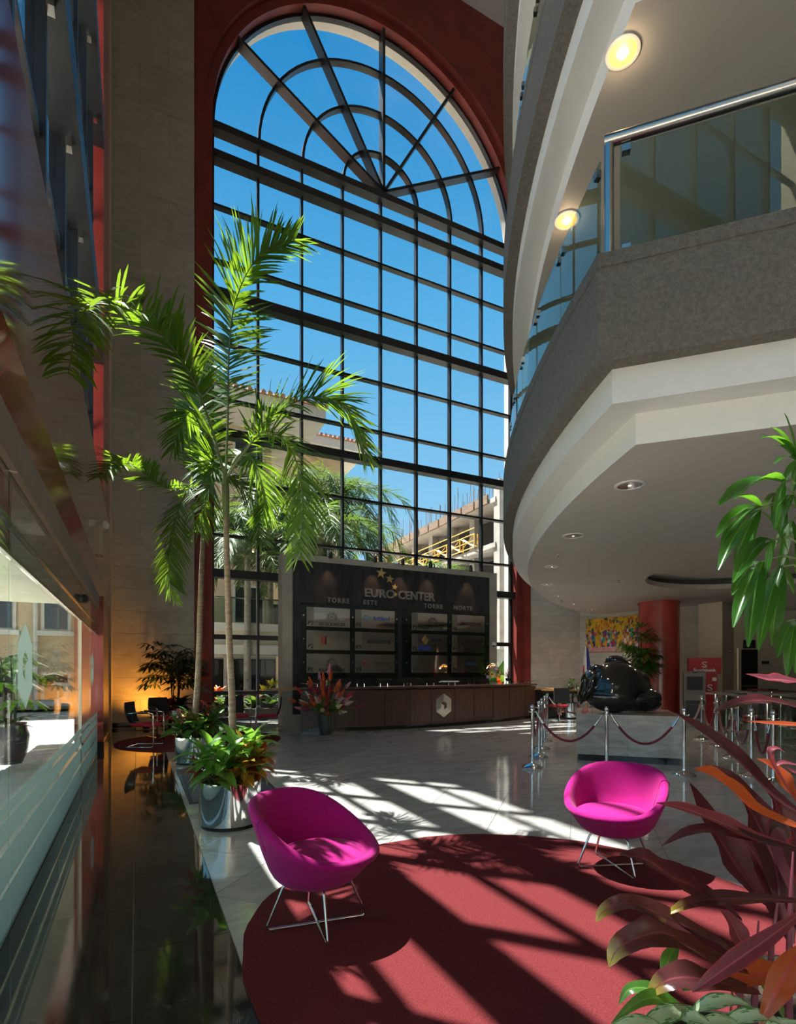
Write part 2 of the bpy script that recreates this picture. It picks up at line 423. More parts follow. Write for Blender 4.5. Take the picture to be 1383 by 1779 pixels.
for x0, x1, off in ((-.68, -.02, 0), (-.02, .48, .6)):
    for k in range(14):
        y0 = -1.0 + k * 1.2 - off
        MB().box(x0 + gap, y0 + gap, -.02, x1 - gap, y0 + 1.2 - gap, 0).build('tile', DARKT, floor)

# front wall with the arched window --------------------------------------------------
XC, ZS, RI, RO = 7.46, 17.6, 5.49, 5.73
XL, XR, ZT = 1.47, 13.45, 26.0
def opening(R, n=48, zb=0.0):
    pts = [(XC - R, zb), (XC - R, ZS * .5)]
    pts += [(XC - R * math.cos(PI * k / n), ZS + R * math.sin(PI * k / n)) for k in range(n + 1)]
    pts += [(XC + R, ZS * .5), (XC + R, zb)]
    return pts
def outer(pts):
    o = []
    for x, z in pts:
        if z <= ZS: o.append((XL if x < XC else XR, z)); continue
        dx, dz = x - XC, z - ZS
        k = min([((XR - XC) / dx) if dx > 1e-6 else 1e9, ((XL - XC) / dx) if dx < -1e-6 else 1e9, (ZT - ZS) / dz])
        o.append((XC + dx * k, ZS + dz * k))
    return o
po, pi_ = opening(RO), opening(RI)
b = MB()
b.grid([[(x, 16.15, z) for x, z in outer(po)], [(x, 16.15, z) for x, z in po], [(x, 16.35, z) for x, z in po], [(x, 16.35, z) for x, z in pi_], [(x, 16.72, z) for x, z in pi_]])
for sx_ in (XL, XR): b.box(sx_ - .01, 16.15, 0, sx_ + .01, 17.1, ZT)
wf = struct(b.build('wall_front', REDW, smooth=True, angle=30))
b = MB(); b.grid([[(x, 16.72, z) for x, z in pi_], [(x, 17.12, z) for x, z in pi_], [(x, 17.12, z) for x, z in outer(po)]])
struct(b.build('trim_1', CREAML, wf, smooth=True, angle=30))
b = MB(); b.box(XL, 16.15, ZT, XR, 17.12, ZT + .3); b.box(-.6, 15.7, 25.3, 24, 16.15, 25.75)
struct(b.build('trim_2', FASC))
# stone walls left and right of the window
def panels(parent, p, q, z0, z1, hs, widths, thick=.03, side=1):
    """rows of stone panels standing proud of a wall from plan point p to q"""
    p, q = Vector((*p, 0)), Vector((*q, 0)); d = q - p; Ln = d.length; d.normalize(); n = Vector((d.y, -d.x, 0)) * side
    z = z0; k = 0
    while z < z1 - .05:
        h = hs(z); s0 = 0; row = k % 2; ws = list(widths)
        if row and len(ws) > 1: ws = ws[::-1]
        for w in ws:
            s1 = min(Ln, s0 + w)
            c = p + d * (s0 + s1) / 2 + n * thick / 2 + Vector((0, 0, z + h / 2))
            MB().obox(c, d * ((s1 - s0) / 2 - .0025), n * thick / 2, Vector((0, 0, h / 2 - .0025))).build('panel', STONE, parent)
            s0 = s1
            if s0 > Ln - .02: break
        z += h; k += 1
rowh = lambda z: .6 if z < 7.2 else 1.2
b = MB(); b.box(-.9, 16.2, 0, XL, 17.1, ZT); ws = struct(b.build('wall_stone_left', JOINT))
panels(ws, (-.60, 16.2), (XL, 16.2), .12, 24, rowh, (.68, 1.4))
b = MB(); b.box(-.6, 16.10, 0, XL, 16.2, .12); struct(b.build('baseboard_left', BLACKG))
S0, S1, S2 = (13.47, 16.2), (15.26, 15.45), (16.2, 11.0)
def wallseg(name, p, q, z0, z1, mat, th=.3):
    p, q = Vector((*p, 0)), Vector((*q, 0)); d = (q - p); n = Vector((d.y, -d.x, 0)).normalized()
    return struct(MB().obox((p + q) / 2 - n * th / 2 + Vector((0, 0, (z0 + z1) / 2)), d / 2, n * th / 2, Vector((0, 0, (z1 - z0) / 2))).build(name, mat))
w1 = wallseg('wall_stone_right', S0, S1, 0, ZT, JOINT)
panels(w1, S0, S1, 0, 5.4, lambda z: .6, (1.2, .75))
w2 = wallseg('wall_painting', S1, S2, 0, ZT, JOINT)
panels(w2, S1, S2, 0, 5.4, lambda z: .6, (1.2, 1.2, 1.2, 1.0))

# left wall: red spandrel, pier, glazing ----------------------------------------------
XF, XG, XS = -.57, -.79, -.68
prof = [(XF, 4.82), (XF, 3.19), (XS - .02, 2.92), (-1.05, 2.92), (-1.05, 4.82)]
b = MB().prism(prof, lambda x, z, y: (x, y, z), -8, 13.98); wl = struct(b.build('wall_left', REDS))
b = MB(); b.box(-1.05, 11.6, 4.82, XF, 13.98, ZT); b.box(-1.05, 11.6, 0, XF + .0, 11.95, 2.92); b.box(-1.05, 11.95, 0, XF - .0, 13.98, 2.92)
b.box(-1.05, -8, 15.95, XF, 11.6, ZT)
struct(b.build('wall_left_pier', RED))
b = MB(); b.box(-1.05, 13.98, 0, XF + .03, 14.12, ZT); b.box(-1.05, 14.12, 0, XF - .02, 16.2, ZT)
struct(b.build('wall_left_return', BEIGE))
b = MB(); b.box(-1.0, 11.58, 0, XF + .012, 13.99, .16); struct(b.build('baseboard_pier', BLACKG))
# high window in the left wall
w2n = struct(MB().box(XG - .04, -8, 4.82, XG + .10, 11.6, 4.90).build('window_2', ALU))
for z, h in ((7.3, .45), (11.4, .45), (15.5, .45)):
    MB().box(XG - .05, -8, z, XF + .01, 11.6, z + h).build('transom_beam', ALU, w2n)
for z in (6.05, 10.0, 14.05): MB().box(XG - .05, -8, z, XG + .05, 11.6, z + .07).build('transom', ALU, w2n)
ys = [11.56 - .60 - 1.37 * k for k in range(0, 14)]
for y in ys:
    MB().box(XG - .06, y - .035, 4.85, XG + .09, y + .035, 15.5).build('mullion', ALU, w2n)
    for z in (7.3, 11.4):
        MB().box(XG + .09, y - .05, z - .10, XG + .15, y + .05, z).build('bracket', STEEL, w2n)
ye = [11.6] + ys
zr = [4.9, 6.05, 7.3, 7.75, 10.0, 11.4, 11.85, 14.05, 15.5]
for i in range(len(ye) - 1):
    for a, c in zip(zr[:-1], zr[1:]):
        if (a, c) in ((7.3, 7.75), (11.4, 11.85)): continue
        MB().box(XG - .006, ye[i + 1] + .035, a + .0, XG + .006, ye[i] - .035, c).build('pane', GL_F, w2n)
# storefront
w3 = struct(MB().box(XS - .03, -1, 2.68, XS + .045, 11.6, 2.93).build('window_3', SOFB))
for z in (2.36, 2.18): MB().box(XS - .015, -1, z - .012, XS + .02, 11.6, z + .012).build('rail', STEEL, w3)
yp = [-1.0, 1.6, 3.85, 6.06, 8.25, 9.95, 11.6]
for i in range(6):
    y0, y1 = yp[i] + .006, yp[i + 1] - .006
    MB().box(XS - .006, y0, 2.37, XS + .006, y1, 2.68).build('transom_pane', GL_T, w3)
    MB().box(XS - .006, y0, 2.19, XS + .006, y1, 2.35).build('header_pane', GL_T, w3)
    pn = MB().box(XS - .006, y0, .01, XS + .006, y1, 2.165).build('pane', GL_S, w3)
    for z0, z1 in ((.012, .245), (.275, .475), (.525, .645), (.675, .735)):
        MB().box(XS + .006, y0, z0, XS + .008, y1, z1).build('frosted_stripe', FROST, pn)
MB().box(XS - .02, 8.235, 0, XS + .02, 8.262, 2.17).build('door_edge', SHADE, w3)
MB().box(XS - .02, -1, 0, XS + .02, 11.6, .012).build('threshold', STEEL, w3)
for yc, hw, i in ((4.33, .25, 2), (10.34, .25, 5)):
    hexo = [(0, .285), (.25, .15), (.25, -.15), (0, -.285), (-.25, -.15), (-.25, .15)]
    hole = [(0, .11), (.10, .055), (.10, -.055), (0, -.11), (-.10, -.055), (-.10, .055)]
    b = MB()
    for k in range(6):
        k2 = (k + 1) % 6
        b.prism([hexo[k], hexo[k2], hole[k2], hole[k]], lambda x, z, t: (XS + t, yc + x, 1.535 + z), .006, .009)
    b.prism([(0, .0), (.10, .055), (.10, -.055), (0, -.11)], lambda x, z, t: (XS + t, yc + x, 1.535 + z), .006, .009)
    b.build('logo_decal', FROST, w3)

# arched front window -----------------------------------------------------------------
YG = 16.70
w1n = struct(MB().box(XC - RI, 16.6, 0, XC + RI, 16.8, .12).build('window_1', ALU))
cols = [XC - RI, 3.33, 4.70, 6.07, 7.44, 8.81, 10.18, 11.55, XC + RI]
for x in cols[1:-1]: MB().box(x - .035, 16.60, .1, x + .035, 16.78, 17.4).build('mullion', ALU, w1n)
for x in (cols[0] + .04, cols[-1] - .04): MB().box(x - .04, 16.62, .1, x + .04, 16.76, 17.6).build('mullion', ALU, w1n)
BEAMS = ((4.26, .24), (8.42, .24), (12.50, .26), (16.53, .23), (17.38, .21))
for z, h in BEAMS: MB().box(XC - RI + .0, 16.42, z, XC + RI, 16.74, z + h).build('transom_beam', ALU, w1n)
for z, h in ((.85, .11), (2.52, .14), (5.54, .07), (7.19, .07), (9.59, .07), (11.25, .07), (13.65, .07), (15.27, .07)):
    MB().box(XC - RI, 16.58, z - h / 2, XC + RI, 16.76, z + h / 2).build('transom', ALU, w1n)
rows = [.12, .85, 2.52, 4.38, 5.54, 7.19, 8.54, 9.59, 11.25, 12.63, 13.65, 15.27, 16.64, 17.48]
for i in range(8):
    for j in range(len(rows) - 1):
        MB().box(cols[i], YG - .006, rows[j], cols[i + 1], YG + .006, rows[j + 1]).build('pane', GL_F, w1n)
def arcband(r0, r1, y0, y1, a0=0, a1=PI, n=32):
    b = MB(); rs = []
    for k in range(n + 1):
        a = a0 + (a1 - a0) * k / n; cx_, sz = math.cos(a), math.sin(a)
        rs.append([(XC + r * cx_, y, ZS + r * sz) for r, y in ((r0, y0), (r1, y0), (r1, y1), (r0, y1))])
    return b.grid(rs, closed=True)
for r in (1.37, 2.74, 4.11): arcband(r - .04, r + .04, 16.56, 16.76).build('arch_ring', ALU, w1n, smooth=True, angle=30)
arcband(RI - .09, RI, 16.62, 16.78, n=48).build('arch_frame', ALU, w1n, smooth=True, angle=30)
for k in range(1, 6):
    a = PI * k / 6; d = Vector((math.cos(a), 0, math.sin(a)))
    MB().obox(Vector((XC, 16.58, ZS)) + d * 2.78, d * 2.72, (0, .17, 0), Vector((-d.z, 0, d.x)) * .045).build('radial_fin', ALU, w1n)
rr = [.02, 1.37, 2.74, 4.11, 5.44]
for k in range(6):
    for j in range(4):
        a0, a1 = PI * k / 6, PI * (k + 1) / 6; n = 6
        arc = [(XC + rr[j + 1] * math.cos(a0 + (a1 - a0) * t / n), ZS + rr[j + 1] * math.sin(a0 + (a1 - a0) * t / n)) for t in range(n + 1)]
        arc2 = [(XC + rr[j] * math.cos(a0 + (a1 - a0) * t / n), ZS + rr[j] * math.sin(a0 + (a1 - a0) * t / n)) for t in range(n, -1, -1)]
        MB().prism(arc + arc2, lambda x, z, y: (x, y, z), YG - .006, YG + .006).build('pane', GL_F, w1n)

# balcony slabs on a circle -----------------------------------------------------------
BX, BY, BR = 23.097, -4.019, 20.381
A0, A1 = math.radians(158.3), math.radians(113.4)
P0 = Vector((BX + BR * math.cos(A0), BY + BR * math.sin(A0), 0))
DS = Vector((.7071, -.7071, 0)); NS = Vector((-.7071, -.7071, 0))
def path(o, n=40, far=13.0):
    """plan outline offset outward by o: along the straight side to the corner, then round the arc"""
    q = P0 + NS * (.87 * o)
    # intersect line q + s*DS with circle radius BR+o
    c = Vector((BX, BY, 0)); w = q - c; bq = w.dot(DS); cq = w.dot(w) - (BR + o) ** 2
    disc = bq * bq - cq; s = -bq - math.sqrt(max(0, disc))
    if abs(-bq + math.sqrt(max(0, disc))) < abs(s): s = -bq + math.sqrt(max(0, disc))
    cn = q + DS * s; a0 = math.atan2(cn.y - BY, cn.x - BX)
    pts = [cn + DS * far, cn + DS * 6, cn + DS * .02, cn]
    pts += [Vector((BX + (BR + o) * math.cos(a0 + (A1 - a0) * k / n), BY + (BR + o) * math.sin(a0 + (A1 - a0) * k / n), 0)) for k in range(1, n + 1)]
    return pts
def sweep(prof, z0):
    return MB().grid([[Vector((p.x, p.y, z0 + z)) for p in path(o)] for o, z in prof])
HC, HR = Vector((12.0, 7.0, 0)), 2.2
def ceiling_mesh(z0, hole):
    bm = bmesh.new()
    pl = [Vector((p.x, p.y, z0)) for p in path(0)]
    pl = pl + [Vector((23.9, 14.9, z0)), Vector((23.9, -7.5, z0))]
    vs = [bm.verts.new(p) for p in pl]
    ed = [bm.edges.new((vs[i], vs[(i + 1) % len(vs)])) for i in range(len(vs))]
    if hole:
        hv = [bm.verts.new((HC.x + HR * math.cos(2 * PI * k / 48), HC.y + HR * math.sin(2 * PI * k / 48), z0)) for k in range(48)]
        ed += [bm.edges.new((hv[i], hv[(i + 1) % 48])) for i in range(48)]
    bmesh.ops.triangle_fill(bm, use_beauty=True, edges=ed, normal=(0, 0, -1))
    me = bpy.data.meshes.new('ceiling'); bm.to_mesh(me); bm.free(); me.materials.append(WHITE)
    o = bpy.data.objects.new('ceiling', me); COL.objects.link(o); return struct(o)
for lv, z0 in enumerate((3.6, 7.7, 11.8)):
    ce = ceiling_mesh(z0, lv == 0)
    sweep([(0, 0), (0, .29), (.30, .29), (.30, .60)], z0).build('fascia', FASC, ce, smooth=True, angle=20)
    sweep([(.28, .60), (.48, .60), (.48, 1.39), (.465, 1.395), (.465, 1.425), (.48, 1.43), (.48, 1.55), (.20, 1.55), (.20, 1.0)], z0).build('concrete_upstand', CONC, ce, smooth=True, angle=20)
    b = MB(); pl = path(.2); b.v = [Vector((p.x, p.y, z0 + 1.0)) for p in pl] + [Vector((23.9, 14.9, z0 + 1.0)), Vector((23.9, -7.5, z0 + 1.0))]
    b.f = [tuple(range(len(b.v)))]; b.m = [0]; b.build('upper_floor', CARPETG, ce)
    if lv == 0:
        b = MB()
        b.grid([[(HC.x + r * math.cos(2 * PI * k / 48), HC.y + r * math.sin(2 * PI * k / 48), z0 + z) for k in range(48)] for r, z in ((HR, 0), (HR, .12))], closed=True)
        b.build('recess_rim', SIGNC, ce, smooth=True, angle=20)
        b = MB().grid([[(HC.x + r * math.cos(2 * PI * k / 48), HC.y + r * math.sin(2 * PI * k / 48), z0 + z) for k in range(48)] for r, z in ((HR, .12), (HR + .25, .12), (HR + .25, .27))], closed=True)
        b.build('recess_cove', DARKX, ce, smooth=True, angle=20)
        for k in range(-3, 4):
            x0 = HC.x + k * .8 - .4; xs = sorted([max(-HR - .2, min(HR + .2, x0 - HC.x)), max(-HR - .2, min(HR + .2, x0 + .8 - HC.x))])
            if xs[1] - xs[0] < .05: continue
            MB().obox((HC.x + (xs[0] + xs[1]) / 2, HC.y, z0 + .285), ((xs[1] - xs[0]) / 2 - .006, 0, 0), (0, HR + .24, 0), (0, 0, .015)).build('ceiling_panel', WHITE, ce)
# glass balustrades
def balustrade(z0, label):
    t = thing('glass_balustrade', label, 'balustrade', (P0.x - .3, P0.y - .1, z0 + 1.55))
    rg = BR + .34; n = 15; a0, a1 = math.radians(158.35), math.radians(115)
    for k in range(n):
        aa, ab = a0 + (a1 - a0) * k / n - .0006, a0 + (a1 - a0) * (k + 1) / n + .0006
        b = MB(); rs = []
        for j in range(5):
            a = aa + (ab - aa) * j / 4; c, s = math.cos(a), math.sin(a)
            rs.append([(BX + r * c, BY + r * s, z0 + z) for r, z in ((rg - .006, 1.57), (rg + .006, 1.57), (rg + .006, 2.6), (rg - .006, 2.6))])
        b.grid(rs, closed=True); b.f += [tuple(range(4))[::-1], tuple(range(len(b.v) - 4, len(b.v)))]; b.m += [0, 0]
        b.build('glass_pane', GL_B, t)
        for ac in (aa - .003, ab + .003):
            c, s = math.cos(ac), math.sin(ac)
            for zc in (2.52, 1.66):
                MB().obox((BX + rg * c, BY + rg * s, z0 + zc), Vector((-s, c, 0)) * .03, Vector((c, s, 0)) * .025, (0, 0, .035)).build('clip', STEEL, t)
    q = path(.34)[3]
    MB().tube([q + Vector((0, 0, z0 + 1.5)), q + Vector((0, 0, z0 + 2.58))], .042, 14).build('post', STEEL, t, smooth=True)
    MB().tube([q - DS * .04 + Vector((0, 0, z0 + 2.62)), q + DS * 9 + Vector((0, 0, z0 + 2.62))], .05, 16).build('handrail', STEEL, t, smooth=True)
    for k in range(5):
        a, c = q + DS * (.09 + k * 1.8), q + DS * (.09 + k * 1.8 + 1.76)
        MB().obox((a + c) / 2 + Vector((0, 0, z0 + 2.05)), (c - a) / 2, NS * .006, (0, 0, .49)).build('glass_pane', GL_B, t)
        MB().obox(a + DS * .05 + Vector((0, 0, z0 + 2.5)), DS * .035, NS * .03, (0, 0, .03)).build('clip', STEEL, t)
        MB().obox(a + DS * .05 + Vector((0, 0, z0 + 1.62)), DS * .035, NS * .03, (0, 0, .03)).build('clip', STEEL, t)
    return t
balustrade(3.6, 'glass balustrade with chrome post and handrail on the lowest concrete balcony')
balustrade(7.7, 'narrow strip of glass balustrade on the second concrete balcony up')

# roof, far walls (outside the frame)
b = MB(); b.box(-1.05, -8.3, ZT, 24.3, 17.1, ZT + .4); struct(b.build('ceiling_top', WHITE))
struct(MB().box(-1.05, -8.3, 0, 24.3, -8.0, ZT).build('wall_rear', BEIGE))
struct(MB().box(24.0, -8, 0, 24.3, 17.1, ZT).build('wall_right', CONC))
# beige pillar, recess wall, door on the far right
bA, bB = at(1213, 1166, 16.9), at(1255, 1166, 16.2); bC = at(1275, 1166, 17.6)
poly = [(bA.x, bA.y), (bB.x, bB.y), (bC.x, bC.y), (bC.x + .4, bC.y + 1.2), (bA.x + .9, bA.y + .4)]
struct(MB().prism(poly, flat, 0, 3.6).build('wall_pillar', BEIGE))
e0, e1 = at(1272, 1166, 18.6), at(1560, 1166, 18.6)
wallseg('wall_recess', (e0.x, e0.y), (e1.x, e1.y), 0, 3.6, BEIGE)
cr_ = (e1 - e0).normalized(); nn = Vector((cr_.y, -cr_.x, 0))
d0, d1 = at(1283, 1166, 18.5), at(1317, 1166, 18.5); d0.z = d1.z = 0
dr = struct(MB().obox((d0 + d1) / 2 + nn * .03 + Vector((0, 0, 1.12)), (d1 - d0) / 2, nn * .03, (0, 0, 1.12)).build('door_1', BLACK))
MB().obox((d0 + d1) / 2 + nn * .09 + Vector((0, 0, 1.0)), (d1 - d0) / 2 * .8, nn * .02, (0, 0, .03)).build('push_bar', STEEL, dr)
for q, w in ((d0, .05), (d1, .05)): MB().obox(q + nn * .04 + Vector((0, 0, 1.15)), cr_ * w, nn * .04, (0, 0, 1.15)).build('door_jamb', BEIGE, dr)
# red columns
t = thing('column', 'tall round red plaster column under the white curved ceiling', 'column', (14.34, 11.27, 0), kind='structure')
MB().lathe([(.57, 0), (.57, 3.62)], (14.34, 11.27, 0), 40).build('shaft', RED, t, smooth=True)
MB().lathe([(.60, 0), (.60, .12), (.58, .14)], (14.34, 11.27, 0), 40).build('base', BLACKG, t, smooth=True)
MB().lathe([(.60, 3.54), (.60, 3.6)], (14.34, 11.27, 0), 40).build('collar', RED, t, smooth=True)
q = at(1424, 1166, 8.6)
t = thing('column', 'red plaster column on the balcony at the upper right edge', 'column', (q.x, q.y, 4.6), kind='structure')
MB().lathe([(.5, 4.6), (.5, 7.7)], (q.x, q.y, 0), 40).build('shaft', RED, t, smooth=True)
MB().lathe([(.52, 7.35), (.68, 7.5), (.68, 7.7)], (q.x, q.y, 0), 40).build('capital', DARKX, t, smooth=True)

# ================================================================== THINGS
# big round carpet and its sisters
def carpet(c, r, label):
    n = 96; t = MB(); k = rnd.random() * 9
    rr_ = [r * (1 + .004 * math.sin(9 * a + k) + .003 * math.sin(23 * a)) for a in [2 * PI * i / n for i in range(n)]]
    t.prism([(c[0] + rr_[i] * math.cos(2 * PI * i / n), c[1] + rr_[i] * math.sin(2 * PI * i / n)) for i in range(n)], flat, .0005, .012)
    o = t.build('round_carpet', RUG); tag(o, label, 'carpet', 'round red carpets'); return o
carpet((2.12, 2.58), 1.66, 'large round red carpet under the two magenta chairs')
carpet((1.25, 12.3), 1.68, 'round red carpet under the visitor chairs by the stone wall')
carpet((14.0, 13.2), 1.5, 'round red carpet beyond the roped sculpture, beside the column')

# floor mat
t = thing('floor_mat', 'grey door mat with black rubber border beside the chrome planters', 'mat', (1.08, 7.7, 0))
MB().box(.53, 6.46, .0005, 1.60, 8.85, .006).build('border', BLACK, t)
MB().box(.57, 6.50, .006, 1.56, 8.81, .011).build('pile', MATF, t)
for k, (u, v) in enumerate(((635, 1279), (756, 1273))):
    q = onz(u, v, 0)
    tag(MB().box(q.x - .16, q.y - .035, .0003, q.x + .16, q.y + .035, .002).build('floor_tape', BLUP),
        ['short blue tape strip on the floor in front of the flower vase', 'short blue tape strip on the floor below the hexagon logo'][k], 'tape', 'blue tape strips on the floor')

# magenta tub chairs ------------------------------------------------------------------
def tub_chair(label, loc, face):
    t = thing('tub_chair', label, 'chair', loc, math.atan2(face[1], face[0]), 'magenta tub chairs')
    n = 56; rows = []
    prof_n = 13
    for i in range(n):
        a = 2 * PI * i / n; k = (1 - math.cos(a)) / 2; k = k ** 1.0          # 0 front .. 1 back
        zr = .47 + .285 * (k * k * (3 - 2 * k)); back = k
        cxr = -.05 * k                                     # rim leans back
        ro = .368 - .012 * back
        c, s = math.cos(a), math.sin(a)
        def P(r, z, off=0): return Vector((r * c + off, r * s * 1.03, z))
        rim = zr
        rows.append([P(.001, .262), P(.12, .264), P(.19, .275), P(.235, .305), P(.275, .35), P(ro - .035, .42 + (rim - .475) * .45, cxr * .5), P(ro - .004, rim - .045, cxr), P(ro + .004, rim - .015, cxr),
                     P(ro - .018, rim + .008, cxr), P(ro - .048, rim + .002, cxr), P(ro - .062, rim - .03, cxr), P(.262, .43 + (rim - .475) * .3, cxr * .4), P(.245, .36), P(.001, .355)])
    rows.append(rows[0])
    b = MB().grid(rows); sh = b.build('shell', MAG, t, smooth=True, world=False, angle=70)
    m = sh.modifiers.new('smooth', 'SUBSURF'); m.levels = 1; m.render_levels = 1
    for a in (.62 * PI, -.62 * PI):                       # side seams of the upholstery
        i = int(round((a % (2 * PI)) / (2 * PI) * n)) % n
        MB().tube([p * 1.0 for p in rows[i][5:12]], .0028, 5).build('seam', MAG, sh, world=False)
    b = MB(); pr = [(.001, .37), (.235, .37), (.262, .385), (.27, .41), (.262, .437), (.235, .452), (.12, .462), (.001, .464)]
    b.lathe(pr, (.035, 0, 0), 40, sx=1.04, sy=1.0)
    b.build('seat_cushion', MAG, t, smooth=True, world=False, angle=80)
    for a in (PI / 4, 3 * PI / 4):
        d = Vector((math.cos(a), math.sin(a), 0))
        pts = [d * .17 + Vector((0, 0, .285)), d * .20 + Vector((0, 0, .25)), d * .285 + Vector((0, 0, .05)), d * .288 + Vector((0, 0, .032)), d * .275 + Vector((0, 0, .022)),
               d * -.275 + Vector((0, 0, .022)), d * -.288 + Vector((0, 0, .032)), d * -.285 + Vector((0, 0, .05)), d * -.20 + Vector((0, 0, .25)), d * -.17 + Vector((0, 0, .285))]
        lg = MB().tube(pts, .0085, 10).build('leg_frame', CHROME, t, smooth=True, world=False)
        for s in (-1, 1): MB().lathe([(.011, .012), (.011, .020)], d * .26 * s, 10).build('glide', BLACK, lg, world=False)
    return t
tub_chair('magenta felt tub chair on chrome legs at the left edge of the red carpet', (.955, 3.05, .0), (.62, -.78))
tub_chair('magenta felt tub chair on chrome legs in front of the marble pedestal', (3.27, 2.96, .0), (-.90, -.43))

# rope stanchions ---------------------------------------------------------------------
SH = .98
def stanchion(label, x, y):
    t = thing('stanchion', label, 'stanchion', (x, y, 0), 0, 'chrome rope stanchions')
    MB().lathe([(.155, .0), (.16, .012), (.15, .028), (.11, .05), (.055, .068), (.03, .08), (.026, .10)], n=32).build('base', CHROME, t, smooth=True, world=False, angle=50)
    MB().lathe([(.0245, .08), (.0245, .86)], n=16).build('pole', CHROME, t, smooth=True, world=False)
    b = MB().lathe([(.0245, .855), (.046, .858), (.046, .872), (.028, .88), (.028, .90), (.038, .905), (.038, .915), (.02, .92)], n=20)
    hd = b.build('collar', CHROME, t, smooth=True, world=False, angle=40)
    for k in range(4):
        a = PI / 4 + k * PI / 2; c = Vector((math.cos(a), math.sin(a), 0))
        MB().tube([c * .04 + Vector((0, 0, .865)), c * .062 + Vector((0, 0, .87)), c * .062 + Vector((0, 0, .885))], .006, 6).build('hook_eye', CHROME, hd, world=False)
    MB().lathe([(.001, .915)] + [(.036 * math.sin(PI * k / 10), .949 - .036 * math.cos(PI * k / 10)) for k in range(1, 10)] + [(.001, .985)], n=20).build('ball_finial', CHROME, t, smooth=True, world=False, angle=80)
    return Vector((x, y, .87))
ST = {}
def st(key, u, v, label):
    q = onz(u, v, 0); ST[key] = stanchion(label, q.x, q.y)
st('a1', 925, 1334, 'chrome stanchion nearest the reception floor, at the left corner of the roped square')
st('a2', 936.5, 1316, 'second chrome stanchion of the left row around the sculpture')
st('a3', 941.5, 1301.5, 'third chrome stanchion of the left row around the sculpture')
st('a4', 946.5, 1288.5, 'fourth chrome stanchion of the left row around the sculpture')
st('a5', 951, 1276, 'farthest chrome stanchion of the left row, near the swivel chair')
st('b1', 1054, 1345, 'chrome stanchion in front of the pedestal, behind the right magenta chair')
st('c1', 1188.5, 1348, 'chrome stanchion at the near right corner of the pedestal')
st('d1', 1219, 1285, 'chrome stanchion in front of the red bank kiosk')
st('d2', 1246, 1298, 'chrome stanchion at the end of the glass gates, next to the bank kiosk')
st('d3', 1272, 1318, 'chrome stanchion halfway along the glass gates')
st('d4', 1305.5, 1350, 'chrome stanchion before the gates, rising above the dark red leaves')
st('d5', 1343.5, 1362, 'rightmost chrome stanchion among the pink leaf tips')
def rope(p, q, sag, label):
    p, q = Vector(p), Vector(q); d = (q - p); d.z = 0; d.normalize()
    p, q = p + d * .055, q - d * .055
    t = thing('barrier_rope', label, 'rope', p, 0, 'burgundy barrier ropes')
    n = 26; pts = []
    for i in range(n + 1):
        f = i / n; pt = p.lerp(q, f); pt.z -= sag * (1 - (2 * f - 1) ** 2); pts.append(pt)
    MB().tube(pts[2:-2], .019, 10).build('velvet_cord', ROPE, t, smooth=True)
    for a in (pts[:4], pts[-4:][::-1]):
        MB().tube([a[0] + Vector((0, 0, .012)), a[1], a[2], a[3]], [.008, .012, .023, .023], 10).build('end_hook', CHROME, t, smooth=True)
for a, c, sg, lb in (('a1', 'b1', .42, 'burgundy rope hanging across the left front of the pedestal'), ('b1', 'c1', .42, 'burgundy rope hanging across the right front of the pedestal'),
                 ('a1', 'a2', .42, 'burgundy rope between the first two stanchions of the left row'), ('a2', 'a3', .40, 'burgundy rope between the second and third stanchions of the left row'),
                 ('a3', 'a4', .40, 'burgundy rope between the third and fourth stanchions of the left row'), ('a4', 'a5', .40, 'burgundy rope at the far end of the left row'),
                 ('c1', 'd1', .22, 'burgundy rope rising from the pedestal corner to the bank kiosk stanchion'), ('d1', 'd2', .50, 'burgundy rope hanging before the red bank kiosk'),
                 ('d2', 'd3', .50, 'burgundy rope hanging deep at the first glass gate'), ('d3', 'd4', .50, 'burgundy rope hanging deep at the second glass gate'),
                 ('d4', 'd5', .50, 'burgundy rope hanging deepest beside the rightmost stanchion')):
    rope(ST[a], ST[c], sg, lb)
q = at(1012, 1248, 12.0); q.z = .45
rope(ST['a5'], Vector((ST['a5'].x + 1.9, ST['a5'].y + .1, .87)), .40, 'burgundy rope running from the farthest left stanchion behind the pedestal')
stanchion('chrome stanchion hidden behind the pedestal', ST['a5'].x + 1.9, ST['a5'].y + .1)
rope(ST['d5'] , ST['d3'] + Vector((-.05, .1, -.35)), .12, 'burgundy rope slanting from the rightmost stanchion to the lower left')

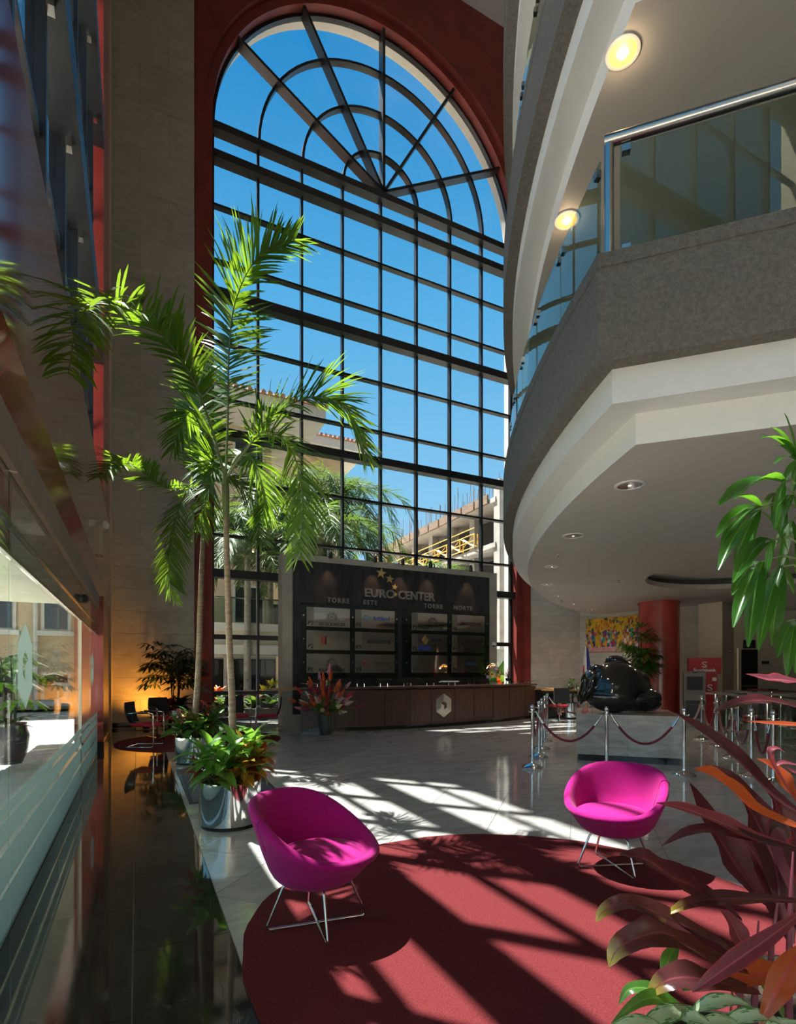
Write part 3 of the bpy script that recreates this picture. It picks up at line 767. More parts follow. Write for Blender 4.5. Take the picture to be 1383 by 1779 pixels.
# pedestal and sculpture --------------------------------------------------------------
PC = Vector((7.77, 6.81, 0)); PR = -PI / 4
t = thing('pedestal', 'grey marble block pedestal on a dark recessed plinth inside the ropes', 'pedestal', PC, PR)
MB().box(-.77, -.77, 0, .77, .77, .11).build('plinth', BLACKG, t, world=False)
for k in range(2): MB().box(-.80 + k * .80 + .001, -.80, .11, k * .80 - .001, .80, .75).build('marble_panel', MARBLE, t, world=False)
MB().box(-.80, -.80, .752, .80, .80, .78).build('top_slab', MARBLE, t, world=False)
def blob(ells, voxel, mat, name, parent, iters=10):
    b = MB()
    for c, r, rot in ells:
        mt = Matrix.Rotation(rot[2], 4, 'Z') @ Matrix.Rotation(rot[1], 4, 'Y') @ Matrix.Rotation(rot[0], 4, 'X')
        n0 = len(b.v); b.lathe([(.001, -1)] + [(math.sin(PI * k / 14), -math.cos(PI * k / 14)) for k in range(1, 14)] + [(.001, 1)], n=24)
        for i in range(n0, len(b.v)):
            p = b.v[i]; b.v[i] = Vector(c) + mt.to_3x3() @ Vector((p.x * r[0], p.y * r[1], p.z * r[2]))
    o = b.build(name, mat, parent, smooth=True, world=False, angle=180)
    m = o.modifiers.new('remesh', 'REMESH'); m.mode = 'VOXEL'; m.voxel_size = voxel; m.use_smooth_shade = True
    s = o.modifiers.new('smooth', 'SMOOTH'); s.iterations = iters; s.factor = .6
    return o
t = thing('sculpture', 'black polished rounded abstract sculpture lying on the grey marble pedestal', 'sculpture', PC + Vector((-.13, .065, .775)), -YAW)
Z = lambda x, y, z: (x, y, z)
# local x = to the right of the picture, y = away; about 1.35 wide, 1.0 high
blob([((-.05, .0, .40), (.50, .48, .40), (0, .2, 0)), ((.08, .02, .56), (.44, .42, .33), (0, .45, 0)), ((.22, .02, .36), (.44, .44, .33), (0, .3, 0)), ((.36, .04, .52), (.24, .30, .24), (0, .9, 0)),
      ((-.08, -.08, .28), (.50, .44, .28), (0, 0, 0))], .022, BRONZE, 'torso_mass', t, 45)
blob([((.06, .10, .88), (.21, .22, .13), (0, .25, 0)), ((-.02, .12, .82), (.15, .18, .12), (0, 0, 0)), ((.18, .10, .80), (.2, .2, .14), (0, .5, 0))], .02, BRONZE, 'head_mass', t, 14)
blob([((.45, -.20, .27), (.25, .25, .17), (0, .12, .3)), ((.25, -.22, .24), (.28, .24, .17), (0, 0, 0)), ((.46, -.18, .14), (.22, .25, .12), (0, 0, 0))], .02, BRONZE, 'folded_leg', t, 16)
blob([((-.47, .06, .44), (.09, .34, .30), (0, .38, -.2)), ((-.43, .10, .60), (.12, .28, .17), (0, .6, 0))], .018, BRONZE, 'outer_fold', t, 6)
blob([((-.36, .05, .52), (.11, .36, .34), (0, .48, -.1)), ((-.28, .08, .72), (.17, .26, .12), (0, .5, 0))], .018, BRONZE, 'inner_fold', t, 6)
blob([((-.56, .10, .36), (.07, .28, .25), (0, .2, -.2))], .018, BRONZE, 'back_fold', t, 4)
for k in range(6): MB().lathe([(.001, -.016), (.014, -.01), (.018, 0), (.014, .01), (.001, .016)], (-.02 + k * .05, -.475 + .004 * k * k, .055), 10).build('toe', BRONZE, t, smooth=True, world=False)
MB().tube([(.28, -.47, .05), (.45, -.46, .09), (.62, -.36, .16)], .02, 8).build('crease_ridge', BRONZE, t, smooth=True, world=False)

# reception desk ----------------------------------------------------------------------
dk = spline([(3.62, 12.94, 0), (4.5, 12.68, 0), (5.4, 12.52, 0), (6.4, 12.45, 0), (7.5, 12.52, 0), (8.6, 12.68, 0), (9.7, 12.95, 0), (10.6, 13.22, 0), (11.5, 13.55, 0)], 161)
def desk_at_ratio(r): return min(range(161), key=lambda i: abs(dk[i].x / dk[i].y - r))
def dn(i):
    d = (dk[min(160, i + 1)] - dk[max(0, i - 1)]).normalized(); return Vector((d.y, -d.x, 0))   # outward normal, toward the viewer
t = thing('reception_desk', 'long curved dark walnut reception desk with a hexagon emblem', 'desk', (7.4, 13.0, 0))
def ribbon(i0, i1, z0, z1, o0, o1, step=4):
    idx = list(range(i0, i1, step)) + [i1]; rows = []
    for i in idx:
        p, n = dk[i], dn(i)
        rows.append([p + n * o0 + Vector((0, 0, z0)), p + n * o1 + Vector((0, 0, z0)), p + n * o1 + Vector((0, 0, z1)), p + n * o0 + Vector((0, 0, z1))])
    b = MB().grid(rows, closed=True); k = len(b.v)
    b.f += [(3, 2, 1, 0), (k - 4, k - 3, k - 2, k - 1)]; b.m += [0, 0]; return b
ribbon(0, 160, .0, .09, -.5, -.03).build('toe_kick', BLACKG, t)
ribbon(0, 160, .09, 1.03, -.5, -.025).build('carcass', WOOD, t)
ribbon(0, 160, 1.05, 1.10, -.62, .05).build('worktop', WOOD, t)
jr = [.2831, .3429, .3997, .456, .5122, .5674, .6222, .6747, .7245, .7722, .8155, .86]
ji = [desk_at_ratio(r) for r in jr]; ji[0] = 0; ji[-1] = 160
for a, c in zip(ji[:-1], ji[1:]):
    ribbon(a, c, .10, 1.02, -.025, .0, 3).build('front_panel', WOOD, t)
for a in ji[1:-1]:
    p, n = dk[a], dn(a); MB().obox(p + n * .001 + Vector((0, 0, .56)), Vector((-n.y, n.x, 0)) * .009, n * .004, (0, 0, .46)).build('panel_gap', BLACK, t)
ribbon(0, 160, 1.185, 1.20, -.36, .02).build('glass_shelf', GL_D, t)
for k in range(12):
    for o in (3, 7):
        i = min(158, 2 + k * 13 + o); p, n = dk[i], dn(i)
        MB().tube([p - n * .05 + Vector((0, 0, 1.10)), p - n * .05 + Vector((0, 0, 1.185))], .012, 8).build('standoff', CHROME, t, smooth=True)
# hexagon emblem
i5 = (ji[5] + ji[6]) // 2; pc, n5 = dk[i5], dn(i5); tx = Vector((-n5.y, n5.x, 0)) * (1 if n5.y < 0 else -1)
if tx.x < 0: tx = -tx
E0 = pc + Vector((0, 0, .58))
def hexpt(x, z, h): return E0 + tx * x + Vector((0, 0, z)) + n5 * h
Hx = [(0, .32), (.25, .165), (.25, -.165), (0, -.32), (-.25, -.165), (-.25, .165)]
hx = [(0, .105), (.095, .05), (.095, -.065), (0, -.12), (-.095, -.065), (-.095, .05)]
HEXA = M('emblem steel dark', (.38, .36, .31), .3, metal=.8); HEXB = M('emblem steel light', (.66, .62, .53), .3, metal=.7); HEXC = M('emblem champagne', (.74, .69, .57), .35, metal=.6)
em = MB().prism(Hx, hexpt, .002, .02).build('emblem', HEXB, t)
for poly, mt in (([Hx[0], hx[0], hx[5], hx[4], Hx[4], Hx[5]], HEXA), ([Hx[0], Hx[1], Hx[2], hx[2], hx[1], hx[0]], HEXB), ([Hx[4], hx[4], hx[3], hx[2], Hx[2], Hx[3]], HEXC)):
    MB().prism(poly, hexpt, .02, .024).build('emblem_face', mt, em)
MB().prism([hx[0], hx[1], hx[2], hx[3], (0, -.005), hx[5]], hexpt, .018, .028).build('emblem_cube', WOOD, em)
MB().prism([hx[5], (0, -.005), hx[3], hx[4]], hexpt, .02, .034).build('emblem_cube', HEXC, em)

# things on and behind the desk
def on_desk(u, z=1.20, back=.18):
    r = ray(u, 1166); i = desk_at_ratio(r.x / r.y); return dk[i] - dn(i) * back + Vector((0, 0, z)), dn(i), i
p, n, i = on_desk(732, .75, .75)
t = thing('monitor', 'black computer monitor seen from behind over the desk top', 'monitor', p)
MB().obox(p + Vector((0, 0, .38)), (.27, 0, 0), (0, .02, 0), (0, 0, .19)).build('screen', BLACK, t)
MB().obox(p + Vector((0, 0, .14)), (.03, 0, 0), (0, .02, 0), (0, 0, .12)).build('stand', BLACK, t)
MB().obox(p + Vector((0, -.022, .40)), (.02, 0, 0), (0, .002, 0), (0, 0, .006)).build('maker_mark', STEEL, t)
MB().obox(p + Vector((0, 0, .01)), (.12, 0, 0), (0, .09, 0), (0, 0, .01)).build('foot', BLACK, t)
tag(MB().box(4.3, 13.45, .70, 11.0, 14.1, .74).build('back_counter', WOOD), 'low dark work surface behind the reception desk', 'counter')
for k, (u, lb) in enumerate(((693, 'black office chair back left of the monitor behind the desk'), (757, 'black office chair back right of the monitor behind the desk'))):
    p, n, i = on_desk(u, 0, 1.0)
    t = thing('office_chair', lb, 'chair', (p.x, p.y, 0), 0, 'office chairs behind the desk')
    MB().obox((p.x, p.y, .95), (.24, 0, 0), (0, .03, .02), (0, .02, .33)).build('backrest', MESHB, t)
    MB().obox((p.x, p.y + .25, .50), (.24, 0, 0), (0, .24, 0), (0, 0, .035)).build('seat', MESHB, t)
    MB().tube([(p.x, p.y + .22, .08), (p.x, p.y + .22, .48)], .03, 10).build('gas_lift', CHROME, t)
    for a in range(5): MB().bar((p.x, p.y + .22, .09), (p.x + .27 * math.cos(a * 1.257), p.y + .22 + .27 * math.sin(a * 1.257), .05), .04, .03).build('foot', BLACK, t)
p, n, i = on_desk(787)
t = thing('paper_stack', 'white papers lying on the glass desk shelf', 'paper', p)
for k in range(3): MB().obox(p + Vector((.02 * k, 0, .006 + .011 * k)), (.26 - .02 * k, 0, 0), (0, .1, 0), (0, 0, .005)).build('sheet', WHT, t)

# sign wall ---------------------------------------------------------------------------
YS = 14.6
sg = thing('sign_wall', 'freestanding concrete framed black directory wall behind the reception desk', 'sign', (7.2, 14.9, 0))
MB().box(3.58, YS + .02, 0, 10.75, YS + .5, 4.75).build('concrete_slab', SIGNC, sg)
for bx in ((3.58, YS, 0, 3.86, YS + .02, 4.75), (10.45, YS, 0, 10.75, YS + .02, 4.75), (3.86, YS, 4.58, 10.45, YS + .02, 4.75)): MB().box(*bx).build('frame_edge', SIGNC, sg)
MB().box(3.86, YS + .005, .30, 10.45, YS + .03, 4.58).build('black_panel', SIGNB, sg)
YL = YS - .03
for (u, v, s) in ((662, 996, .17), (677, 1006, .145), (685.5, 1020, .10), (686.5, 1033, .075)):
    q = ony(u, v, YL); pts = [(q.x + s * (1 if k % 2 == 0 else .42) * math.sin(PI * k / 5 + .12), q.z + s * (1 if k % 2 == 0 else .42) * math.cos(PI * k / 5 + .12)) for k in range(10)]
    MB().prism(pts, lambda x, z, y: (x, y, z), YL - .02, YL).build('gold_star', GOLD, sg)
LET = M('brushed letter steel', (.38, .38, .37), .4, metal=.8)
q0, q1 = ony(633, 1033, YL), ony(757, 1041, YL)
font('lettering_name', 'EURO', .34, (5.98, YL, 3.69), LET, sg, ext=.03, align='LEFT', sxx=1.12, bold=.008)
font('lettering_name', 'CENTER', .34, (7.08, YL, 3.69), LET, sg, ext=.03, align='LEFT', sxx=1.0, bold=.008)
for s, x, w in (('TORRE', 4.85, .0), ('ESTE', 5.95, .0), ('TORRE', 7.97, 0), ('NORTE', 9.05, 0)):
    font('lettering_tower', s, .185, (x, YL, 3.46), LET if w == 0 else WHT, sg, ext=.012, align='LEFT', sxx=1.0, bold=.004, space=1.25)
YP = YS - .09
def plate_glass(x0, x1): MB().box(x0, YP + .012, 1.30, x1, YP + .022, 3.40).build('glass_panel', GL_D, sg)
plate_glass(4.06, 7.06); plate_glass(7.20, 10.36)
YR = [(2.75, 3.29), (2.10, 2.64), (1.45, 1.99)]
def sunmark(cx, cz, s, par):
    b = MB()
    for k in range(19):
        a = PI * (k / 18) * 1.2 - PI * .1; r0, r1 = s * (.40 + .16 * (k % 2)), s * (.80 + .26 * ((k * 7) % 3) / 2)
        ca, sa = math.cos(a), math.sin(a); w = s * .05
        b.prism([(cx + ca * r0 - sa * w, cz + sa * r0 + ca * w), (cx + ca * r1, cz + sa * r1), (cx + ca * r0 + sa * w, cz + sa * r0 - ca * w)], lambda x, z, y: (x, y, z), YP - .008, YP - .004)
    for k in range(7):
        a = PI * k / 6; b.prism([(cx + s * .2 * math.cos(a) - .012, cz - .02 + s * .2 * math.sin(a)), (cx + s * .3 * math.cos(a), cz + s * .3 * math.sin(a)), (cx + s * .2 * math.cos(a) + .012, cz - .02 + s * .2 * math.sin(a))], lambda x, z, y: (x, y, z), YP - .008, YP - .004)
    b.box(cx - s * 1.1, YP - .008, cz - s * .30, cx + s * 1.1, YP - .004, cz - s * .275)
    b.build('sun_mark', BLK, par)
def plate(x0, x1, row, num):
    z0, z1 = YR[row]; xm = x0 + (x1 - x0) * .165
    pl = MB().box(x0, YP - .004, z0, x1, YP + .004, z1).build('directory_plate', MIRROR, sg)
    MB().box(x0, YP - .006, z0, xm, YP - .004, z1).build('number_strip', STEEL, pl)
    font('floor_number', num, .165, (x0 + .03, YP - .007, z0 + .045), BLK, pl, ext=.001, align='LEFT', bold=.002)
    return pl, xm, z0, z1
A_, B_, C_, D_ = (4.23, 5.51), (5.67, 6.94), (7.51, 8.77), (8.94, 10.19)
for (x0, x1), row, num, kind in ((A_, 0, 'P3', 'res'), (B_, 0, 'P6', 'soft'), (A_, 1, 'P2', 'arcs'), (B_, 1, 'P5', 'bri'), (A_, 2, 'P1', 'res'), (B_, 2, 'P4', 'star'),
                                 (C_, 0, 'P3', 'res'), (D_, 0, 'P6', 'bri'), (C_, 1, 'P2', 'cli'), (D_, 1, 'P5', 'bri'), (C_, 2, 'P1', 'none'), (D_, 2, 'P4', 'blue')):
    pl, xm, z0, z1 = plate(x0, x1, row, num); xc = (xm + x1) / 2; zc = (z0 + z1) / 2; yy = YP - .006
    if kind == 'res':
        sunmark(xc, z0 + .255, .21, pl); font('company_name', 'RE:SOURCES', .125, (xc, yy, z0 + .04), BLK, pl, ext=.001, sxx=1.12, bold=.002)
    elif kind == 'soft':
        font('company_name', 'Softland', .165, (xc + .10, yy, zc - .02), BLU, pl, ext=.001, bold=.004)
        b = MB()
        for cx_, cz_, a0 in ((xc - .40, zc + .05, .6), (xc - .33, zc + .015, 3.6)):
            b.tube([(cx_ + .055 * math.cos(a0 + k * .5), yy, cz_ + .055 * math.sin(a0 + k * .5)) for k in range(10)], .014, 6)
        b.build('link_mark', CYA, pl)
        font('small_print', 'SOLUCIONES', .03, (xc + .25, yy, zc - .09), BLU, pl, ext=.001)
    elif kind == 'arcs':
        for dx, mt, fl in ((-.33, REDP, 1), (-.25, REDP, 1), (-.15, BLK, -1)):
            MB().tube([(xc + dx + fl * .035 * math.cos(a * .16 - .8), yy, zc + .12 * math.sin(a * .32 - 1.6)) for a in range(11)], [.006 + .013 * math.sin(PI * a / 10) for a in range(11)], 6).build('arc_mark', mt, pl)
        font('small_print', 'smart', .05, (xc + .02, yy, zc + .04), REDP, pl, ext=.001)
    elif kind == 'bri':
        font('company_name', 'BRIDGESTONE', .125, (xc, yy, zc - .045), BLK, pl, ext=.001, shear=.28, bold=.004, sxx=.92)
        MB().prism([(xc - .45, zc + .02), (xc - .38, zc + .085), (xc - .40, zc + .02)], lambda x, z, y: (x, y, z), yy - .003, yy).build('red_wedge', REDP, pl)
    elif kind == 'star':
        b = MB()
        for k in range(9):
            a = 2.2 + k * .62; r0, r1, w = .06, .125 - .006 * k, .026 - .0018 * k; cx_, cz_ = xc - .38, zc
            ca, sa = math.cos(a), math.sin(a)
            b.prism([(cx_ + ca * r0 - sa * w * .5, cz_ + sa * r0 + ca * w * .5), (cx_ + ca * r1 - sa * w, cz_ + sa * r1 + ca * w), (cx_ + ca * r1 + sa * w, cz_ + sa * r1 - ca * w), (cx_ + ca * r0 + sa * w * .5, cz_ + sa * r0 - ca * w * .5)], lambda x, z, y: (x, y, z), yy - .003, yy)
        b.build('ray_mark', REDP, pl); font('company_name', 'lumestar', .15, (xc + .12, yy, zc - .03), BLK, pl, ext=.001)
    elif kind == 'cli':
        b = MB(); cx_, cz_ = xc - .26, zc + .09
        for s in (.14, .09, .045):
            b.tube([(cx_, yy, cz_ + s), (cx_ + s * .8, yy, cz_), (cx_, yy, cz_ - s), (cx_ - s * .8, yy, cz_)], .006, 5, closed=True)
        b.build('diamond_mark', GOLD, pl); font('company_name', 'client', .19, (xc + .12, yy, zc + .04), BLK, pl, ext=.001, bold=.008)
        MB().box(xc - .50, yy - .003, z0 + .05, xc - .06, yy, z0 + .17).build('blue_label', BLUP, pl)
    elif kind == 'blue':
        font('company_name', 'ASEDES', .12, (xc, yy, zc - .03), BLU, pl, ext=.001)
for x in (4.14, 5.59, 7.0, 7.32, 8.855, 10.28):
    for z0, z1 in YR: MB().tube([(x, YP - .03, (z0 + z1) / 2 + .03), (x, YS + .02, (z0 + z1) / 2 + .03)], .022, 12).build('standoff_bolt', CHROME, sg, smooth=True)
# spot lamps on top of the sign
for k, (u, v) in enumerate(((575, 970), (653, 973), (701, 982), (749, 985), (819, 992))):
    q = ony(u, v, YS - .25); x = q.x; nm = ('leftmost', 'second', 'middle', 'fourth', 'rightmost')[k]
    t = thing('spot_lamp', nm + ' small black spot lamp clamped on top of the sign wall', 'lamp', (x, YS + .1, 4.75), 0, 'spot lamps along the sign top')
    MB().box(x - .04, YS + .02, 4.75, x + .04, YS + .18, 4.77).build('clamp', BLACK, t)
    MB().tube([(x, YS + .1, 4.77), (x - .03, YS - .02, 4.84), (x - .01, YS - .2, 4.86)], .012, 8).build('arm', BLACK, t)
    MB().lathe([(.05, -.13), (.058, -.12), (.055, -.02), (.035, .06), (.02, .08)], (x, YS - .22, 4.80), 14).build('lamp_head', BLACK, t, smooth=True)
    li = bpy.data.lights.new('spot_beam', 'SPOT'); li.energy = 26; li.color = (1, .62, .36); li.spot_size = 1.1; li.spot_blend = .8; li.shadow_soft_size = .03
    lo = bpy.data.objects.new('spot_beam', li); COL.objects.link(lo); lo.parent = t; lo.location = WM[t].inverted() @ Vector((x, YS - .22, 4.66)); lo.rotation_euler = (math.radians(8), 0, 0)
# small dome camera on the sign's right edge and desk side shelf
q = ony(858, 1119, YS - .05)
t = thing('security_camera', 'small white dome camera on the right edge of the sign wall', 'camera', q)
MB().lathe([(.001, .07), (.05, .06), (.075, .0), (.075, -.03), (.05, -.05)], q, 16).build('housing', WHT, t, smooth=True)
MB().lathe([(.001, -.09), (.035, -.08), (.05, -.05)], q, 16).build('dome', BLACK, t, smooth=True)
tag(MB().box(3.1, 13.45, 1.02, 3.9, 14.0, 1.06).build('side_shelf', WOODT), 'thin light wood side shelf at the left end of the desk', 'shelf')

# visitor chairs ----------------------------------------------------------------------
def visitor_chair(label, x, y, az):
    t = thing('visitor_chair', label, 'chair', (x, y, .012), az, 'visitor chairs with red seats')   # faces local +x
    for s in (-1, 1):
        w = .26 * s
        MB().tube([(.23, w, .44), (.25, w, .60), (.24, w, .655), (.18, w, .67), (-.20, w, .67), (-.235, w, .66)], .011, 8).build('armrest_tube', CHROME, t, smooth=True, world=False)
        MB().tube([(.24, w, .62), (.25, w, .40), (.25, w, .05), (.235, w, .02), (.20, w, .012), (-.26, w, .012), (-.285, w * .9, .012)], .0125, 8).build('leg', CHROME, t, smooth=True, world=False)
        MB().obox((0.0, w, .688), (.14, 0, 0), (0, .022, 0), (0, 0, .011)).build('arm_pad', BLACK, t, world=False)
    MB().tube([(-.28, -.25, .012), (-.285, 0, .012), (-.28, .25, .012)], .0125, 8).build('floor_bar', CHROME, t, world=False)
    b = MB(); rows = []
    for i in range(9):
        x_ = -.22 + .46 * i / 8; zt = .455 + .02 * math.sin(PI * i / 8) - (.03 if i == 8 else 0); h = .06 if 0 < i < 8 else .03
        rows.append([(x_, -.23, zt - .012), (x_, -.21, zt), (x_, .21, zt), (x_, .23, zt - .012), (x_, .21, zt - h), (x_, -.21, zt - h)])
    b.grid(rows, closed=True); k = len(b.v); b.f += [(5, 4, 3, 2, 1, 0), tuple(range(k - 6, k))]; b.m += [0, 0]
    b.build('seat', REDF, t, smooth=True, world=False)
    rows = []
    for i in range(9):
        z_ = .48 + .40 * i / 8; xb = -.22 - .09 * (i / 8) - .03 * math.sin(PI * i / 8); w = .21 + .02 * math.sin(PI * i / 8)
        rows.append([(xb, -w, z_), (xb - .02, 0, z_), (xb, w, z_), (xb - .015, w, z_), (xb - .035, 0, z_), (xb - .015, -w, z_)])
    b = MB().grid(rows, closed=True); k = len(b.v); b.f += [(5, 4, 3, 2, 1, 0), tuple(range(k - 6, k))]; b.m += [0, 0]
    b.build('backrest', MESHB, t, smooth=True, world=False)
    MB().tube([(-.20, 0, .42), (-.26, 0, .50), (-.275, 0, .60)], .02, 8).build('back_bracket', BLACK, t, world=False)
    return t
visitor_chair('visitor chair with red seat, seen side-on nearest the glass storefront', .16, 11.75, .05 - YAW)
visitor_chair('visitor chair with red seat against the stone wall before the tall dark plant', .55, 13.3, -1.2)
visitor_chair('visitor chair with red seat mostly hidden by the far chrome planter', 1.05, 11.2, 2.4)
visitor_chair('visitor chair with black back seen behind the near palm trunk', 2.15, 13.2, -1.5)
visitor_chair('visitor chair with red seat beside the left end of the sign wall', 2.75, 12.7, 2.9)
# swivel chair and desk in the far corner
q = at(978, 1246, 15.6); q.z = .012
t = thing('swivel_chair', 'black backed swivel chair with red seat at the far corner table', 'chair', q)
MB().obox(q + Vector((-.05, .0, .78)), (.2, -.1, 0), (.01, .02, 0), (0, 0, .22)).build('backrest', MESHB, t)
MB().obox(q + Vector((.05, .22, .47)), (.2, -.1, 0), (.1, .2, 0), (0, 0, .03)).build('seat', REDF, t)
MB().tube([q + Vector((.05, .2, .02)), q + Vector((.05, .2, .45))], .025, 10).build('post', CHROME, t)
for k in range(5): MB().bar(q + Vector((.05, .2, .05)), q + Vector((.05 + .3 * math.cos(k * 1.257), .2 + .3 * math.sin(k * 1.257), .02)), .04, .025).build('foot', CHROME, t)
for s in (-1, 1): MB().tube([q + Vector((.2 * s - .03, -.1 * s + .04, .5)), q + Vector((.22 * s, -.11 * s + .06, .66)), q + Vector((.22 * s + .1, -.11 * s + .26, .66))], .012, 6).build('armrest', CHROME, t)
q = at(985, 1200, 17.0)
t = thing('corner_table', 'light wood topped table in the far corner beyond the desk', 'table', (q.x, q.y, 0))
rt = Vector((cy, -sy, 0)); fw = Vector((sy, cy, 0)); c0 = Vector((q.x, q.y, 0))
MB().obox(c0 + Vector((0, 0, .90)), rt * .8, fw * .35, (0, 0, .018)).build('tabletop', WOODT, t)
MB().obox(c0 + Vector((0, 0, .84)), rt * .78, fw * .33, (0, 0, .03)).build('apron', BLACK, t)
for a in (-1, 1):
    for c in (-1, 1): MB().tube([c0 + rt * .74 * a + fw * .3 * c, c0 + rt * .74 * a + fw * .3 * c + Vector((0, 0, .82))], .025, 10).build('leg', STEEL, t)
q = at(937, 1200, 17.4)
t = thing('side_table', 'narrow light wood counter between the desk end and the stone wall', 'table', (q.x, q.y, 0))
c0 = Vector((q.x, q.y, 0))
MB().obox(c0 + Vector((0, 0, .93)), rt * .55, fw * .25, (0, 0, .018)).build('tabletop', WOODT, t)
MB().obox(c0 + Vector((0, 0, .46)), rt * .53, fw * .23, (0, 0, .45)).build('body', BLACKG, t)

# cash machine and bank kiosk ---------------------------------------------------------
def local_face(u, d): q = at(u, 1166, d); q.z = 0; return q
q = local_face(1222, 15.7)
KR = -math.radians(50)
t = thing('bank_kiosk', 'tall red bank kiosk tower with white lettering by the beige pillar', 'kiosk', q, KR)
MB().box(-.40, -.30, 1.42, .42, .30, 1.88).build('header_box', ATMR, t, world=False)
MB().box(-.30, -.26, 0, .32, .26, 1.42).build('body', ATMR, t, world=False)
MB().box(.02, -.29, .75, .40, .25, .0).build('side_wing', ATMR, t, world=False)
def smark(par, x, z, s, y, face=0):
    pts = [(.5, .75), (.2, .95), (-.25, .95), (-.5, .68), (-.3, .4), (.25, .12), (.45, -.15), (.2, -.42), (-.3, -.42), (-.55, -.2)]
    f = (lambda px, pz: (x + px * s, y, z + pz * s)) if face == 0 else (lambda px, pz: (y, x + px * s, z + pz * s))
    MB().tube([f(px, pz) for px, pz in pts], s * .15, 6).build('s_mark', WHT, par, world=False)
smark(t, -.0, 1.66, .11, -.305)
def lfont(name, s, size, loc, mat, par, rot, **k):
    o = font(name, s, size, (0, 0, 0), mat, None, **k); o.parent = par
    o.matrix_local = Matrix.Translation(loc) @ Matrix.Rotation(rot, 4, 'Z') @ Matrix.Rotation(PI / 2, 4, 'X'); return o
lfont('bank_name', 'Scotiabank', .13, (0, -.308, 1.49), WHT, t, 0, ext=.002, bold=.003)
smark(t, .14, 1.0, .11, -.297); lfont('bank_name', 'Scotiabank', .10, (.14, -.297, .84), WHT, t, 0, ext=.002, bold=.003)
MB().box(.2, -.27, 1.22, .3, -.262, 1.32).build('notice_label', WHT, t, world=False)
q = local_face(1206, 14.8)
t = thing('cash_machine', 'grey cash machine with a dark screen beside the red kiosk', 'cash machine', q, KR)
MB().box(-.25, -.20, 0, .25, .30, .62).build('lower_cabinet', ATMG, t, world=False)
b = MB().prism([(-.26, .62), (-.26, .70), (-.14, .84), (-.22, 1.44), (-.16, 1.50), (.30, 1.50), (.30, .62)], lambda y, z, x: (x, y, z), -.26, .26); b.build('upper_housing', ATMG, t, world=False)
MB().obox((0, -.185, 1.17), (.19, 0, 0), (0, .012, .0016), (0, -.024, .18)).build('screen', BLACK, t, world=False)
MB().obox((0, -.27, .66), (.22, 0, 0), (0, .02, 0), (0, 0, .05)).build('card_slot_panel', BLACK, t, world=False)
MB().obox((0, -.205, .40), (.20, 0, 0), (0, .008, 0), (0, 0, .18)).build('service_door', BLACK, t, world=False)
MB().obox((.0, -.2, 1.46), (.05, 0, 0), (0, .02, 0), (0, 0, .02)).build('camera_window', BLACK, t, world=False)

# glass gates -------------------------------------------------------------------------
def gate(label, p, q):
    p, q = Vector(p), Vector(q); d = (q - p).normalized(); L_ = (q - p).length
    t = thing('glass_gate', label, 'gate', p, 0, 'glass access gates')
    MB().bar(p + Vector((0, 0, 1.0)), q + Vector((0, 0, 1.0)), .16, .05).build('top_rail', STEEL, t)
    for k in range(4):
        c = p + d * (L_ * k / 3); MB().tube([c, c + Vector((0, 0, .98))], .03, 10).build('post', CHROME, t, smooth=True)
    for k in range(3):
        a, c = p + d * (L_ * k / 3 + .06), p + d * (L_ * (k + 1) / 3 - .06)
        MB().obox((a + c) / 2 + Vector((0, 0, .53)), (c - a) / 2, Vector((-d.y, d.x, 0)) * .006, (0, 0, .41)).build('glass_pane', GL_B, t)
    c = p + d * L_ * .35; MB().obox(c + Vector((0, 0, 1.035)), d * .12, Vector((-d.y, d.x, 0)) * .05, (0, 0, .012)).build('card_reader', BLACK, t)
g0 = lambda u, d: Vector((at(u, 1166, d).x, at(u, 1166, d).y, 0))
gate('nearest glass access gate with steel top rail, beside the rope stanchions', g0(1243, 12.6), g0(1400, 8.4))
gate('middle glass access gate behind the nearest one', g0(1262, 13.8), g0(1420, 10.2))
gate('farthest glass access gate in front of the dark door', g0(1300, 14.8), g0(1440, 12.0))

# downlights, sprinklers, fixtures ----------------------------------------------------
DLM = emit('lamp glow', (1, .62, .25), 9.0); DLG = emit('lit gold reflector', (.8, .45, .12), .7); DLO = emit('added faint bulb glow', (1, .8, .55), 1.2)  # the small glow is added on bulbs that look off
def downlight(label, p, lit=False, r=.10):
    t = thing('downlight', label, 'downlight', p, 0, 'round recessed ceiling downlights')
    # a recess would cut the ceiling; the trim ring and reflector hang just under it
    MB().lathe([(r * 1.22, -.002), (r * 1.22, -.012), (r * .98, -.016)] + [(r * .98, -.003)], p, 28).build('trim_ring', FASC, t, smooth=True)
    MB().lathe([(r, -.013), (r * .92, -.007), (r * .7, -.0042), (.001, -.0038)], p, 28).build('reflector', DLG if lit else CHROME, t, smooth=True)
    k = 1.0 if lit else .45
    MB().lathe([(.001, -.045 * k), (r * .3 * k, -.036 * k), (r * .42 * k, -.012 * k), (r * .42 * k, -.0042)], p, 20).build('bulb', DLM if lit else DLO, t, smooth=True)
    if not lit:
        li = bpy.data.lights.new('lamp_and_fill_light', 'SPOT'); li.energy = 46 if p.y > 6.5 else 16; li.color = (1, .80, .58); li.spot_size = 2.6; li.spot_blend = .9; li.shadow_soft_size = .06  # fixture looks off; warm fill light added to brighten the space below
        lo = bpy.data.objects.new('lamp_and_fill_light', li); COL.objects.link(lo); lo.parent = t; lo.location = (0, 0, -.06)
    if lit:
        li = bpy.data.lights.new('lamp_and_fill_light', 'POINT'); li.energy = 3; li.color = (1, .72, .42); li.shadow_soft_size = .05
        lo = bpy.data.objects.new('lamp_and_fill_light', li); COL.objects.link(lo); lo.parent = t; lo.location = (0, 0, -.12)
